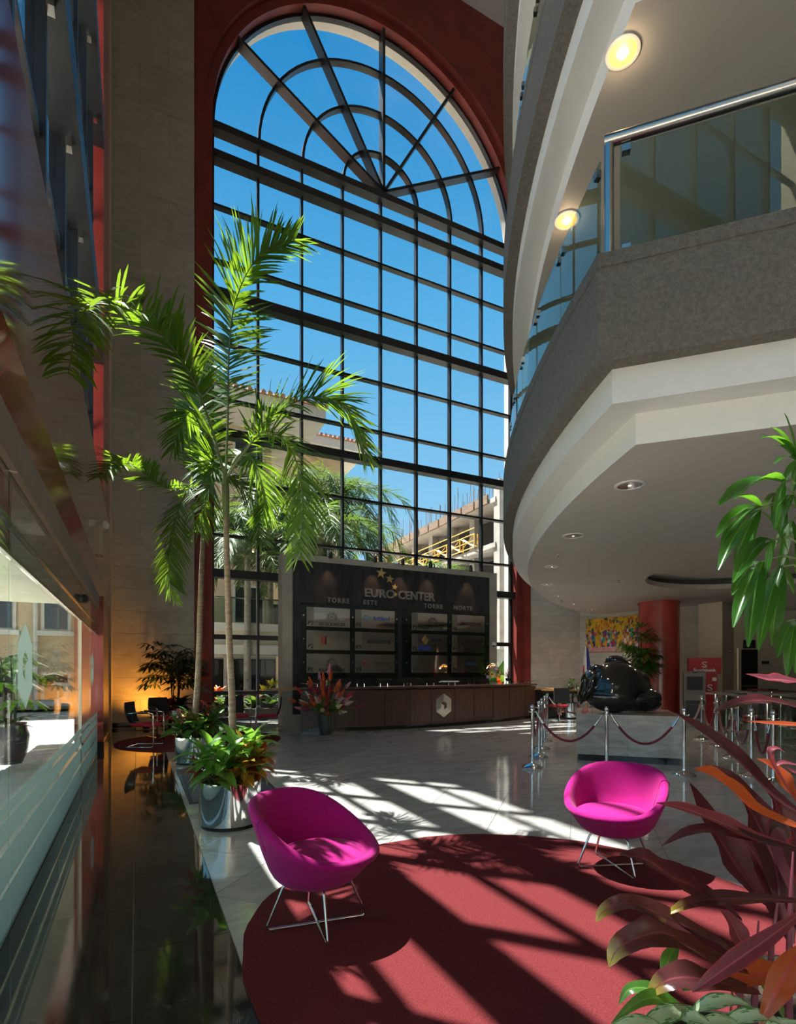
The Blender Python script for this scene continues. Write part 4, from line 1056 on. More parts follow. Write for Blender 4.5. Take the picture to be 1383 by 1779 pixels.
names = ['nearest', 'second', 'third', 'fourth', 'fifth', 'sixth', 'seventh']
for k, (u, v) in enumerate(((1094, 842), (996, 930), (959, 984), (950, 1015), (970, 1035), (997, 1049), (1028, 1059))):
    downlight(names[k] + ' downlight along the curved edge of the low white ceiling', onz(u, v, 3.598), r=.135 if k < 2 else .12)
for k, (u, v) in enumerate(((1203, 977), (1292, 974))): 
    q = onz(u, v, 3.6 + .268); downlight(('left', 'right')[k] + ' downlight inside the round ceiling recess', q, r=.11)
downlight('glowing amber downlight in the upper balcony ceiling near the top', onz(1082, 90, 7.698), True, .135)
downlight('glowing downlight in the upper balcony ceiling just above the balustrade', onz(985, 382, 7.698), True, .135)
for k, (u, v) in enumerate(((970, 962), (1075, 1008), (976, 1043))):
    p = onz(u, v, 3.598)
    t = thing('sprinkler', ('near left', 'middle', 'far left')[k] + ' fire sprinkler head under the low white ceiling', 'sprinkler', p, 0, 'sprinkler heads')
    MB().lathe([(.035, 0), (.035, -.01)], p, 14).build('rosette', STEEL, t)
    MB().lathe([(.012, -.01), (.012, -.055)], p, 8).build('stem', STEEL, t)
    MB().lathe([(.03, -.055), (.03, -.06)], p, 12).build('deflector', STEEL, t)
# emergency light on the red spandrel
q = at(172, 928, 1.0); k = XF / ray(172, 928).x; q = at(172, 928, k)
t = thing('emergency_light', 'white emergency light with a round lamp on the red left wall', 'lamp', q)
MB().box(XF + .001, q.y - .14, q.z - .36, XF + .06, q.y + .14, q.z + .12).build('housing', BEIGE, t)
MB().lathe([(.001, -.075), (.055, -.05), (.07, 0), (.055, .05), (.001, .075)], Vector((XF + .085, q.y, q.z + .16)), 16).build('lamp_head', WHT, t, smooth=True)
MB().tube([(XF + .05, q.y, q.z + .08), (XF + .075, q.y, q.z + .13)], .015, 8).build('bracket', WHT, t)
k = (XS + .04) / ray(146, 1040).x; q = at(146, 1040, k)
t = thing('motion_sensor', 'black oval motion sensor above the glass storefront door', 'sensor', q)
MB().lathe([(.001, -.055), (.05, -.045), (.062, 0), (.05, .045), (.001, .055)], q, 16, sy=2.2).build('housing', BLACK, t, smooth=True)
MB().lathe([(.001, -.012), (.014, 0), (.001, .012)], q + Vector((.058, -.03, -.01)), 10).build('lens', CHROME, t, smooth=True)

# wall fixtures by the far door
def wallbox(name, label, cat, u, v, w, h, mat, d=18.55):
    q = at(u, v, d - .04); tag(MB().obox(q, cr_ * w, nn * .03, (0, 0, h)).build(name, mat), label, cat)
q = at(1302, 1119, 18.5)
t = thing('exit_sign', 'small dark sign panel above the black door', 'sign', q)
MB().obox(q, cr_ * .2, nn * .02, (0, 0, .14)).build('panel', BLACK, t); MB().obox(q + nn * .022 + Vector((0, 0, -.05)), cr_ * .16, nn * .003, (0, 0, .015)).build('print_line', STEEL, t)
q = at(1267, 1131, 17.2)
t = thing('fire_alarm', 'red fire alarm strobe on the beige pillar', 'alarm', q)
MB().obox(q, cr_ * .06, nn * .03, (0, 0, .07)).build('housing', ATMR, t); MB().obox(q + nn * .04, cr_ * .025, nn * .02, (0, 0, .03)).build('strobe', WHT, t)
q = at(1267, 1183, 17.2)
t = thing('pull_station', 'red fire pull station below the alarm strobe on the beige pillar', 'alarm', q)
MB().obox(q, cr_ * .05, nn * .025, (0, 0, .08)).build('housing', ATMR, t); MB().obox(q + nn * .03, cr_ * .03, nn * .008, (0, 0, .015)).build('pull_bar', WHT, t)
wallbox('wall_plate', 'small dark plate on the beige wall right of the black door', 'plate', 1330, 1151, .11, .05, BLACK)

# painting ----------------------------------------------------------------------------
def painting_mat():
    m, t, b = nodes('abstract painting'); Lk = t.links.new; b.inputs['Roughness'].default_value = .6
    tc = N(t, 'ShaderNodeTexCoord'); sp = N(t, 'ShaderNodeSeparateXYZ'); Lk(tc.outputs['Generated'], sp.inputs[0])
    mp = N(t, 'ShaderNodeMapping'); mp.inputs['Scale'].default_value = (26, 26, 9); Lk(tc.outputs['Generated'], mp.inputs[0])
    nz = N(t, 'ShaderNodeTexNoise'); nz.inputs['Scale'].default_value = .6; nz.inputs['Detail'].default_value = 4; Lk(mp.outputs[0], nz.inputs[0])
    vo = N(t, 'ShaderNodeTexVoronoi'); vo.inputs['Scale'].default_value = 1.6; ad = N(t, 'ShaderNodeMixRGB'); ad.inputs[0].default_value = .25
    Lk(mp.outputs[0], ad.inputs[1]); Lk(nz.outputs[1], ad.inputs[2]); Lk(ad.outputs[0], vo.inputs[0])
    sv = N(t, 'ShaderNodeSeparateXYZ'); Lk(vo.outputs['Color'], sv.inputs[0])
    r1 = N(t, 'ShaderNodeValToRGB'); r1.color_ramp.interpolation = 'CONSTANT'; e = r1.color_ramp.elements
    colsA = [(.62, .36, .01), (.50, .30, .01), (.70, .42, .03), (.22, .20, .02), (.55, .12, .01), (.62, .40, .02), (.03, .08, .08), (.66, .42, .02)]
    e[0].color = (*colsA[0], 1); e[1].position = .14; e[1].color = (*colsA[1], 1)
    for k in range(2, 8): q = e.new(k / 8 + .01); q.color = (*colsA[k], 1)
    r2 = N(t, 'ShaderNodeValToRGB'); r2.color_ramp.interpolation = 'CONSTANT'; e = r2.color_ramp.elements
    colsB = [(.02, .10, .35), (.45, .02, .03), (.65, .55, .5), (.05, .35, .12), (.02, .03, .10), (.55, .25, .03), (.03, .25, .40), (.50, .30, .30), (.25, .02, .15), (.62, .38, .02)]
    e[0].color = (*colsB[0], 1); e[1].position = .1; e[1].color = (*colsB[1], 1)
    for k in range(2, 10): q = e.new(k / 10); q.color = (*colsB[k], 1)
    Lk(sv.outputs[0], r1.inputs[0]); Lk(sv.outputs[1], r2.inputs[0])
    # figures live in the middle height, in clumps along the width
    w = N(t, 'ShaderNodeMath', operation='SINE'); wm = N(t, 'ShaderNodeMath', operation='MULTIPLY'); wm.inputs[1].default_value = 21; Lk(sp.outputs[1], wm.inputs[0]); Lk(wm.outputs[0], w.inputs[0])
    zz = N(t, 'ShaderNodeMapRange'); zz.inputs[1].default_value = .72; zz.inputs[2].default_value = .55; Lk(sp.outputs[2], zz.inputs[0])
    wz = N(t, 'ShaderNodeMath', operation='MULTIPLY_ADD'); wz.inputs[1].default_value = .35; wz.inputs[2].default_value = .65; Lk(w.outputs[0], wz.inputs[0])
    mk = N(t, 'ShaderNodeMath', operation='MULTIPLY'); Lk(zz.outputs[0], mk.inputs[0]); Lk(wz.outputs[0], mk.inputs[1])
    gt = N(t, 'ShaderNodeMath', operation='GREATER_THAN'); gt.inputs[1].default_value = .42; Lk(mk.outputs[0], gt.inputs[0])
    mx = N(t, 'ShaderNodeMixRGB'); Lk(gt.outputs[0], mx.inputs[0]); Lk(r1.outputs[0], mx.inputs[1]); Lk(r2.outputs[0], mx.inputs[2])
    lo = N(t, 'ShaderNodeMath', operation='LESS_THAN'); lo.inputs[1].default_value = .14; Lk(sp.outputs[2], lo.inputs[0])
    lm = N(t, 'ShaderNodeMath', operation='MULTIPLY'); lm.inputs[1].default_value = .75; Lk(lo.outputs[0], lm.inputs[0])
    m2 = N(t, 'ShaderNodeMixRGB'); m2.inputs[2].default_value = (.55, .28, .36, 1); Lk(lm.outputs[0], m2.inputs[0]); Lk(mx.outputs[0], m2.inputs[1]); Lk(m2.outputs[0], b.inputs['Base Color'])
    return m
pw, pq = Vector((*S1, 0)), Vector((*S2, 0)); pd = (pq - pw).normalized(); pn = Vector((pd.y, -pd.x, 0))
def on_pwall(u, v):
    r = ray(u, v); den = r.x * pn.x + r.y * pn.y; k = ((pw.x + pn.x * .06) * pn.x + (pw.y + pn.y * .06) * pn.y) / den; return at(u, v, k)
a, c = on_pwall(1019, 1076), on_pwall(1019, 1133); e_ = on_pwall(1150, 1062)
pc = (a + e_) / 2; hw = (Vector((e_.x, e_.y, 0)) - Vector((a.x, a.y, 0))).length / 2; zt, zb = a.z, c.z
t = thing('painting', 'wide yellow abstract painting with bright crowded shapes on the far wall', 'painting', (pc.x, pc.y, zb))
MB().obox(Vector((pc.x, pc.y, (zt + zb) / 2)), pd * hw, pn * .02, (0, 0, (zt - zb) / 2)).build('canvas', painting_mat(), t)
for s in (-1, 1): MB().obox(Vector((pc.x, pc.y, (zt + zb) / 2)) + pd * hw * s, pd * .012, pn * .026, (0, 0, (zt - zb) / 2 + .012)).build('frame_side', WOODT, t)
for z in (zt, zb): MB().obox(Vector((pc.x, pc.y, z)), pd * hw, pn * .026, (0, 0, .012)).build('frame_rail', WOODT, t)
# flag
q = at(1019, 1240, 14.2); q.z = 0
FB = M('flag blue', (.01, .03, .20), .7); FW = M('flag white', (.72, .70, .70), .7, vary=.03); FR_ = M('flag red', (.50, .01, .02), .7)
t = thing('flag', 'draped blue white and red flag on a brass tipped pole behind the sculpture', 'flag', q)
MB().lathe([(.16, 0), (.16, .03), (.03, .06)], q, 20).build('base', GOLD, t, smooth=True)
MB().tube([q + Vector((0, 0, .03)), q + Vector((0, 0, 2.22))], .014, 8).build('pole', WOODT, t)
MB().lathe([(.02, 0), (.03, .03), (.012, .06), (.02, .08), (.001, .16)], q + Vector((0, 0, 2.22)), 10).build('spear_finial', GOLD, t, smooth=True)
rows = []
nf = 21
for i in range(26):
    f = i / 25; z = 2.15 - 1.35 * f; wd = .03 + .24 * f ** .8; row = []
    for j in range(nf):
        s = j / (nf - 1); row.append(q + rt * (-.02 + (s - .42) * wd * 1.4) + fw * (-.04 - .05 * f * math.sin(s * 15 + f * 2)) + Vector((0, 0, z - .10 * s * f)))
    rows.append(row)
b = MB().grid(rows)
for i in range(25):
    for j in range(nf - 1):
        f, s = i / 25, j / (nf - 2); v_ = s * .55 + f * .0 - .0; k = f * 1.05 - s * .62 + .28
        b.m[i * (nf - 1) + j] = 0 if k < .42 and s > .45 else (1 if k < .62 else 2)
o = b.build('cloth', [FB, FW, FR_], t, smooth=True, angle=180); sm = o.modifiers.new('thickness', 'SOLIDIFY'); sm.thickness = .004

# ================================================================== PLANTS
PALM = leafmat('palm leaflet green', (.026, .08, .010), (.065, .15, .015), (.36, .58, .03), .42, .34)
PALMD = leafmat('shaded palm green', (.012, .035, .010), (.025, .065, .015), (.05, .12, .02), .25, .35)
PALMO = leafmat('outdoor palm green', (.022, .06, .012), (.06, .11, .025), (.16, .26, .03), .35, .55)
PETI = M('palm petiole', (.13, .17, .06), .5, vary=.2)
RHAP = leafmat('lady palm green', (.012, .055, .012), (.03, .11, .016), (.22, .55, .03), .33, .2, vein=None, mid=(.10, .25, .05))
CORD = leafmat('dark cordyline', (.035, .012, .016), (.065, .018, .024), (.30, .03, .02), .16, .22, mid=(.13, .03, .04), under=(.06, .018, .024))
CORDR = leafmat('red orange cordyline', (.30, .05, .02), (.40, .10, .03), (.95, .17, .02), .45, .28, mid=(.45, .04, .10))
CORDP = leafmat('pink cordyline', (.12, .028, .045), (.22, .06, .085), (.55, .08, .06), .28, .25, mid=(.4, .1, .14), edge=(.35, .04, .06))
CORDY = leafmat('yellow tipped cordyline', (.060, .018, .022), (.085, .028, .030), (.35, .10, .03), .18, .2, tip=(.50, .40, .03), mid=(.16, .04, .05))
AGLA = leafmat('variegated green white', (.035, .12, .03), (.05, .16, .04), (.20, .45, .08), .25, .25, spot=(.42, .52, .34))
AGLG = leafmat('broad green leaf', (.03, .11, .02), (.06, .17, .03), (.30, .55, .05), .35, .3, mid=(.16, .30, .06))
DIEF = leafmat('pale ribbed green leaf', (.04, .14, .025), (.09, .24, .04), (.32, .62, .06), .4, .3, mid=(.35, .45, .18))
CROT = leafmat('yellow veined croton', (.20, .05, .012), (.10, .075, .012), (.6, .30, .03), .35, .3, vein=(.62, .42, .03), mid=(.65, .45, .05))
CROR = leafmat('red croton', (.20, .015, .015), (.30, .05, .015), (.8, .10, .03), .4, .3, mid=(.4, .05, .03))
CRPK = leafmat('pink bronze leaf', (.30, .10, .06), (.36, .20, .10), (.7, .3, .1), .4, .3, mid=(.5, .3, .2))

def strip(spine, widths, up=(0, 0, 1), fold=.25, name='leaf', mat=None, cols=4, inv=None, twist=0.0, wave=0.0):
    n = len(spine); vs, fs, uvs = [], [], []
    up = Vector(up)
    for i in range(n):
        T = (spine[min(n - 1, i + 1)] - spine[max(0, i - 1)]).normalized()
        Wd = T.cross(up)
        if Wd.length < 1e-3: Wd = T.orthogonal()
        Wd.normalize(); Nn = Wd.cross(T).normalized()
        if twist:
            a = twist * i / n; Wd, Nn = Wd * math.cos(a) + Nn * math.sin(a), Nn * math.cos(a) - Wd * math.sin(a)
        for j in range(cols + 1):
            s = j / cols * 2 - 1
            p = spine[i] + Wd * widths[i] * s + Nn * (fold * widths[i] * abs(s) + wave * widths[i] * s * math.sin(i * 1.3))
            vs.append(inv @ p if inv is not None else p); uvs.append((i / (n - 1), j / cols))
    for i in range(n - 1):
        for j in range(cols):
            a = i * (cols + 1) + j; fs.append((a, a + 1, a + cols + 2, a + cols + 1))
    me = bpy.data.meshes.new(name); me.from_pydata([tuple(v) for v in vs], [], fs)
    ul = me.uv_layers.new(name='UVMap')
    for pl in me.polygons:
        for li, vi in zip(pl.loop_indices, pl.vertices): ul.data[li].uv = uvs[vi]
    me.polygons.foreach_set('use_smooth', [True] * len(fs)); me.materials.append(mat); me.update()
    return me
def wprof(n, W, a=.45, base=.12):
    """lance shaped half-widths, pointed tip"""
    out = []
    for i in range(n):
        t = i / (n - 1)
        out.append(max(.0007, W * (base + (1 - base) * math.sin(PI / 2 * t / a) if t < a else ((1 - t) / (1 - a)) ** .72)))
    return out
def generic_leaf(L_, Wd, bend, mat, name='leaf', fold=.3, n=7, petiole=.12):
    """leaf along +x from the origin, curving down"""
    sp = []
    x = z = 0; a = 0
    for i in range(n):
        t = i / (n - 1); sp.append(Vector((x, 0, z))); a = -bend * t
        x += L_ / (n - 1) * math.cos(a); z += L_ / (n - 1) * math.sin(a)
    return strip(sp, wprof(n, Wd, .45, petiole), (0, 0, 1), fold, name, mat, 4)
def place(me, parent, loc, az, pitch, roll=0, s=1.0, name='leaf'):
    m = Matrix.Translation(loc) @ Matrix.Rotation(az, 4, 'Z') @ Matrix.Rotation(-pitch, 4, 'Y') @ Matrix.Rotation(roll, 4, 'X') @ Matrix.Scale(s, 4)
    return inst(name, me, parent, m)

def frond(parent, pts, n, ll, lw, t0=.3, mat=PALM, rr=.012, seed=1, droop=.5, spread=.8, nseg=4, child='leaflets', ranks=2.0):
    rg = random.Random(seed)
    sp = spline(pts, 40); r = MB().tube(sp, [rr * (1 - .8 * i / 39) for i in range(40)], 6).build('frond', PETI, parent, smooth=True)
    b = MB(); up = Vector((0, 0, 1))
    for i in range(n):
        t = t0 + (1 - t0) * (i + rg.random() * .6) / n; f = min(38.99, t * 39); j = int(f)
        p = sp[j].lerp(sp[j + 1], f - j); T = (sp[min(39, j + 2)] - sp[max(0, j - 1)]).normalized()
        Sd = T.cross(up)
        if Sd.length < .25: Sd = T.cross(Vector((sy, cy, .3)))
        Sd.normalize(); Nn = Sd.cross(T).normalized()
        u = (t - t0) / (1 - t0); prof = (.55 + .9 * math.sin(PI * min(1, u * .85 + .12))) * .75
        for s in (-1, 1):
            a = (rg.random() - .35) * ranks * .55
            D = (T * (.55 + .35 * u + rg.random() * .2) + Sd * s * spread * math.cos(a) + Nn * (.25 + math.sin(a) * .8)).normalized()
            Lk_ = ll * prof * (.8 + .4 * rg.random()); w = lw * (.75 + .5 * rg.random())
            q = p.copy(); A = D.cross(Nn + Sd * rg.uniform(-.5, .5)); A = A.normalized() if A.length > 1e-3 else Sd
            ps = []
            for k in range(nseg + 1):
                kk = k / nseg; wd = w * (.35 + .65 * math.sin(PI * min(1, .22 + kk * .70))) * (1 if k < nseg else .12)
                ps.append((q - A * wd, q + A * wd))
                D = (D + Vector((0, 0, -1)) * droop / nseg * (.6 + .8 * rg.random())).normalized(); q = q + D * Lk_ / nseg
            b.grid(ps)
    o = b.build(child, mat, r, kind='stuff'); return r

# chrome planters ---------------------------------------------------------------------
def planter(label, x, y, r=.29, h=.44, group='chrome cylinder planters'):
    t = thing('chrome_planter', label, 'planter', (x, y, 0), 0, group)
    MB().lathe([(r * .93, 0), (r * .93, .035)], n=40).build('plinth', BLACK, t, smooth=True, world=False, angle=30)
    MB().lathe([(r * .98, .035), (r, .04), (r, h - .01), (r - .006, h), (r - .018, h), (r - .02, h - .10)], n=56).build('body', CHROME, t, smooth=True, world=False, angle=30)
    MB().lathe([(r - .02, h - .06), (r * .5, h - .03), (.001, h - .025)], n=32).build('soil', SOIL, t, smooth=True, world=False)
    return t
p1 = at(400, 1432, 5.27); p1 = Vector((p1.x, p1.y, 0)); p2 = at(336, 1325, 8.8); p2 = Vector((p2.x, p2.y, 0))
planter('large mirror chrome planter on the floor behind the left magenta chair', p1.x, p1.y)
planter('chrome planter farther back, beyond the grey floor mat', p2.x, p2.y)

def palm_trunk(parent, pts, r0, r1):
    sp = spline(pts, 60); b = MB()
    b.tube(sp, [(r0 + (r1 - r0) * i / 59) * (1.0 if i % 3 else 1.07) for i in range(60)], 14)
    return b.build('trunk', BARK, parent, smooth=True)
t = thing('foxtail_palm', 'tall foxtail palm rising from the near chrome planter', 'palm', (p1.x, p1.y, .40))
palm_trunk(t, [(p1.x, p1.y, .40), at(404, 1250, 5.27), at(398, 1100, 5.27), at(394, 960, 5.27), at(392, 835, 5.27)], .037, .024)
cr0 = at(392, 832, 5.27)
MB().tube([at(393, 900, 5.27), at(392, 850, 5.27), at(391, 815, 5.27)], [.03, .036, .02], 12).build('crownshaft', PETI, t, smooth=True)
frond(t, [cr0, at(396, 720, 5.27), at(398, 610, 5.25), at(410, 520, 5.2), at(450, 445, 5.1), at(512, 418, 5.0)], 96, 0.448, 0.0109, .22, seed=1, droop=.35)
frond(t, [cr0, at(368, 745, 5.2), at(335, 660, 5.0), at(280, 580, 4.7), at(200, 528, 4.0), at(142, 545, 3.4), at(118, 650, 3.0)], 104, 0.448, 0.0116, .28, seed=2, droop=.55)
frond(t, [cr0, at(428, 775, 5.25), at(470, 725, 5.3), at(540, 690, 5.4), at(600, 710, 5.5), at(640, 800, 5.6)], 96, 0.448, 0.0109, .25, seed=3, droop=.45)
frond(t, [cr0, at(425, 785, 5.1), at(460, 750, 4.9), at(505, 780, 4.8), at(525, 860, 4.75), at(520, 968, 4.75)], 96, 0.370, 0.0084, .26, seed=4, droop=.55, ranks=3.4, spread=1.15)
frond(t, [cr0, at(415, 790, 5.6), at(440, 800, 5.9), at(460, 860, 6.1), at(455, 900, 6.2)], 56, 0.381, 0.0102, .2, seed=5, droop=.6)
frond(t, [cr0, at(372, 770, 5.4), at(345, 720, 5.6), at(325, 720, 5.8), at(300, 780, 5.9)], 56, 0.358, 0.0102, .25, seed=6, droop=.6)
t = thing('foxtail_palm', 'second foxtail palm rising from the farther chrome planter', 'palm', (p2.x, p2.y, .40))
palm_trunk(t, [(p2.x, p2.y, .40), at(344, 1180, 8.8), at(348, 1050, 8.8), at(353, 930, 8.8), at(356, 872, 8.8)], .052, .032)
cr1 = at(355, 868, 8.8)
frond(t, [cr1, at(353, 800, 8.7), at(350, 720, 8.6), at(342, 665, 8.5), at(335, 640, 8.4)], 92, 0.538, 0.0150, .1, seed=11, droop=.5)
frond(t, [cr1, at(325, 850, 8.6), at(285, 845, 8.1), at(240, 815, 7.5), at(205, 806, 6.9), at(172, 830, 6.5)], 96, 0.381, 0.0129, .25, seed=12, droop=.5)
frond(t, [cr1, at(335, 845, 8.3), at(312, 880, 8.1), at(298, 950, 8.0), at(293, 1000, 8.0), at(303, 1042, 8.0)], 104, 0.403, 0.0108, .15, seed=13, droop=.5, ranks=3.4, spread=1.15)
frond(t, [cr1, at(380, 830, 8.8), at(410, 835, 8.9), at(440, 880, 9.0), at(455, 940, 9.0)], 79, 0.515, 0.0108, .2, seed=14, droop=.5, ranks=3.4, spread=1.15)
frond(t, [cr1, at(362, 820, 8.4), at(372, 800, 8.2), at(362, 850, 8.0), at(345, 920, 7.9)], 79, 0.515, 0.0108, .2, seed=15, droop=.55, ranks=3.4, spread=1.15)
frond(t, [cr1, at(345, 820, 9.0), at(322, 760, 9.2), at(325, 700, 9.3)], 69, 0.493, 0.0150, .2, seed=16, droop=.5)

# planting in the two planters --------------------------------------------------------
ML = {k: [generic_leaf(L_, Wd, bd, mt) for bd in (.5, 1.0, 1.5)] for k, (L_, Wd, mt) in
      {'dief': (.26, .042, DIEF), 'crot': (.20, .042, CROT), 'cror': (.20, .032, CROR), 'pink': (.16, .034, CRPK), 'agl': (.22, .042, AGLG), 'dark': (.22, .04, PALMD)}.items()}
STEM = M('plant stem', (.14, .20, .06), .5)
def rosette(parent, base, height, az, lean, kind, n, rg, s=1.0):
    """a leafy shoot: stem with leaves spiralling near the top"""
    d = Vector((math.cos(az) * lean, math.sin(az) * lean, 1)).normalized(); top = base + d * height
    MB().tube([base, base.lerp(top, .5) + Vector((0, 0, .01)), top], [.008, .006, .004], 6).build('stem', STEM, parent, world=False)
    for k in range(n):
        a = k * 2.4 + rg.random() * .5; f = k / max(1, n - 1)
        p = base.lerp(top, .45 + .55 * f)
        place(rg.choice(ML[kind]), parent, p, a, -.15 + 1.15 * f + rg.uniform(-.15, .15), rg.uniform(-.3, .3), s * 1.22 * (.75 + .4 * rg.random()))
def bedding(label, x, y, z, shoots, seed, name='planter_bedding'):
    rg = random.Random(seed); t = thing(name, label, 'plant', (x, y, z))
    for (dx, dy, h, kind, n, s) in shoots:
        rosette(t, Vector((dx * .6, dy * .6, 0)), h, math.atan2(dy, dx), math.hypot(dx, dy) * 2.2, kind, int(n * 1.3), rg, s)
    return t
bedding('pale green dieffenbachia shoots in the near chrome planter', p1.x, p1.y, .41,
        [(-.10, -.20, .30, 'dief', 13, 1.1), (-.20, -.05, .34, 'dief', 12, 1.05), (.02, -.12, .40, 'dief', 12, 1.0), (-.12, .12, .36, 'dief', 11, 1.0), (.20, .06, .40, 'dief', 12, 1.0), (-.24, -.14, .14, 'dief', 9, 1.0), (.14, -.02, .44, 'dief', 11, 1.0)], 21, 'dieffenbachia')
bedding('yellow veined croton leaves on the right of the near chrome planter', p1.x, p1.y, .41,
        [(.10, -.20, .20, 'crot', 14, 1.1), (.22, -.12, .26, 'crot', 13, 1.1), (.14, .02, .30, 'crot', 12, 1.1), (.02, -.25, .08, 'crot', 10, 1.0)], 22, 'croton')
bedding('dark red croton leaves at both sides of the near chrome planter', p1.x, p1.y, .41,
        [(.30, -.02, .22, 'cror', 13, 1.05), (-.30, .02, .20, 'cror', 12, 1.0), (.26, .14, .26, 'cror', 10, 1.0)], 23, 'red_croton')
bedding('broad green foliage in the farther chrome planter', p2.x, p2.y, .41,
        [(-.22, -.10, .20, 'agl', 12, 1.3), (.05, -.22, .22, 'agl', 12, 1.3), (.24, -.05, .30, 'agl', 12, 1.2), (-.05, .1, .36, 'agl', 12, 1.2), (.28, .1, .40, 'dief', 12, 1.2), (.0, -.1, .3, 'agl', 10, 1.2)], 24, 'broadleaf_plant')
bedding('bronze pink and red leaves topping the farther chrome planter', p2.x, p2.y, .41,
        [(-.06, -.06, .36, 'pink', 14, 1.2), (-.14, .0, .38, 'pink', 12, 1.1), (.14, .0, .52, 'cror', 12, 1.2), (.10, -.12, .22, 'pink', 10, 1.1)], 25, 'bronze_croton')

# lady palm with small fan leaves -----------------------------------------------------
def fan_leaf(parent, p, tips, w, mat, petfrom=None, droop=.25, name='leaflet', seed=0):
    rg = random.Random(seed)
    if petfrom is not None: MB().tube([petfrom, petfrom.lerp(p, .5) + Vector((0, 0, .02)), p], [.004, .0035, .003], 6).build('petiole', PETI, parent)
    inv = WM[parent].inverted()
    for q in tips:
        d = q - p; L_ = d.length; m1 = p + d * .35 + Vector((0, 0, L_ * droop * .55)); m2 = p + d * .72 + Vector((0, 0, L_ * droop * .5))
        sp = spline([p, m1, m2, q], 9)
        ws_ = [max(.0012, w * L_ / .22 * x) for x in (.25, .62, .88, 1, 1, .93, .78, .5, .12)]
        me = strip(sp, ws_, (rg.uniform(-.3, .3) - sy * .4, rg.uniform(-.3, .3) - cy * .4, 1), .35, name, mat, 4, inv)
        inst(name, me, parent, Matrix.Identity(4))
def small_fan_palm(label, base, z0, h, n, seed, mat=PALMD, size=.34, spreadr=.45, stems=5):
    rg = random.Random(seed); t = thing('lady_palm', label, 'palm', base + Vector((0, 0, z0)))
    tops = []
    for k in range(stems):
        a = rg.random() * 6.28; r_ = rg.random() * .16; hh = h * rg.uniform(.6, 1.0)
        b0 = base + Vector((.08 * math.cos(a), .08 * math.sin(a), z0)); tp = base + Vector((r_ * 1.6 * math.cos(a), r_ * 1.6 * math.sin(a), z0 + hh))
        MB().tube([b0, b0.lerp(tp, .5) + Vector((.02, 0, 0)), tp], [.014, .012, .008], 7).build('stem', PALMD, t); tops.append((b0, tp))
    for k in range(n):
        b0, tp = rg.choice(tops); c = b0.lerp(tp, rg.uniform(.45, 1.0)); a = rg.random() * 6.28; e = rg.uniform(-.1, .9)
        dr = Vector((math.cos(a) * math.cos(e), math.sin(a) * math.cos(e), math.sin(e))); hub = c + dr * spreadr * rg.uniform(.5, 1.0)
        nl = 8; tips = []
        sd_ = dr.cross(Vector((0, 0, 1))).normalized()
        for j in range(nl):
            g = (j / (nl - 1) - .5) * 2.9; v = (dr * math.cos(g) + sd_ * math.sin(g)); v.z -= .45
            tips.append(hub + v.normalized() * size * rg.uniform(.8, 1.1))
        MB().tube([c, hub], .004, 5).build('petiole', PALMD, t)
        inv = WM[t].inverted(); b = MB(); lw = size * .075
        for q in tips:
            d = q - hub; s_ = d.cross(Vector((0, 0, 1))); s_ = s_.normalized() if s_.length > 1e-3 else Vector((1, 0, 0))
            m_ = hub + d * .55 + Vector((0, 0, size * .13))
            b.grid([(hub - s_ * .004, hub + s_ * .004), (hub.lerp(m_, .5) - s_ * lw * .8, hub.lerp(m_, .5) + s_ * lw * .8), (m_ - s_ * lw, m_ + s_ * lw), (m_.lerp(q, .6) - s_ * lw * .7, m_.lerp(q, .6) + s_ * lw * .7), (q - s_ * .002, q + s_ * .002)])
        b.build('fan_leaf', mat, t)
    return t
q = at(303, 1262, 14.0); q.z = 0
planter('chrome planter in the shadow by the stone wall, behind the visitor chairs', q.x, q.y, .32, .5)
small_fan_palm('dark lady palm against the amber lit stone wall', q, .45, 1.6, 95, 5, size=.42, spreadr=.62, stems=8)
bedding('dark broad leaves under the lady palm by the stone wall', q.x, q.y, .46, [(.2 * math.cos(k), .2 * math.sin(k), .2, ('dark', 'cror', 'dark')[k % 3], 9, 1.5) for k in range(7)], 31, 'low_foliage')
q2 = at(992, 1240, 17.2); q2.z = 0
planter('chrome planter in the far corner behind the sculpture', q2.x, q2.y, .3, .5)
small_fan_palm('dark low lady palm in the far corner beside the orange wall glow', q2, .45, .75, 22, 8, size=.32, spreadr=.35)
q3 = at(1109, 1240, 15.6); q3.z = 0
planter('chrome planter hidden behind the sculpture, left of the red column', q3.x, q3.y, .3, .5)
small_fan_palm('bright green lady palm between the painting and the red column', q3, .45, 2.3, 70, 9, mat=RHAP, size=.44, spreadr=.42, stems=8)
# amber uplights on the floor behind the corner plants
UPM = emit('uplight lens', (1, .38, .05), 6.0)
for p_, lb, e in ((Vector((.22, 15.5, 0)), 'amber floor uplight behind the lady palm at the left stone wall', 42), (q2 + Vector((-.35, .15, 0)), 'amber floor uplight in the far corner behind the table', 14)):
    t = thing('floor_uplight', lb, 'lamp', (p_.x, p_.y, 0), 0, 'amber floor uplights')
    MB().lathe([(.08, 0), (.09, .05), (.075, .10), (.07, .10)], p_, 16).build('housing', BLACK, t, smooth=True)
    MB().lathe([(.001, .10), (.068, .098)], p_, 16).build('lens', UPM, t)
    li = bpy.data.lights.new('uplight_beam', 'SPOT'); li.energy = e * 3; li.color = (1, .36, .04); li.spot_size = 2.2; li.spot_blend = .9; li.shadow_soft_size = .06
    lo = bpy.data.objects.new('uplight_beam', li); COL.objects.link(lo); lo.parent = t; lo.location = (0, 0, .16); lo.rotation_euler = (PI - .35, 0, 0)

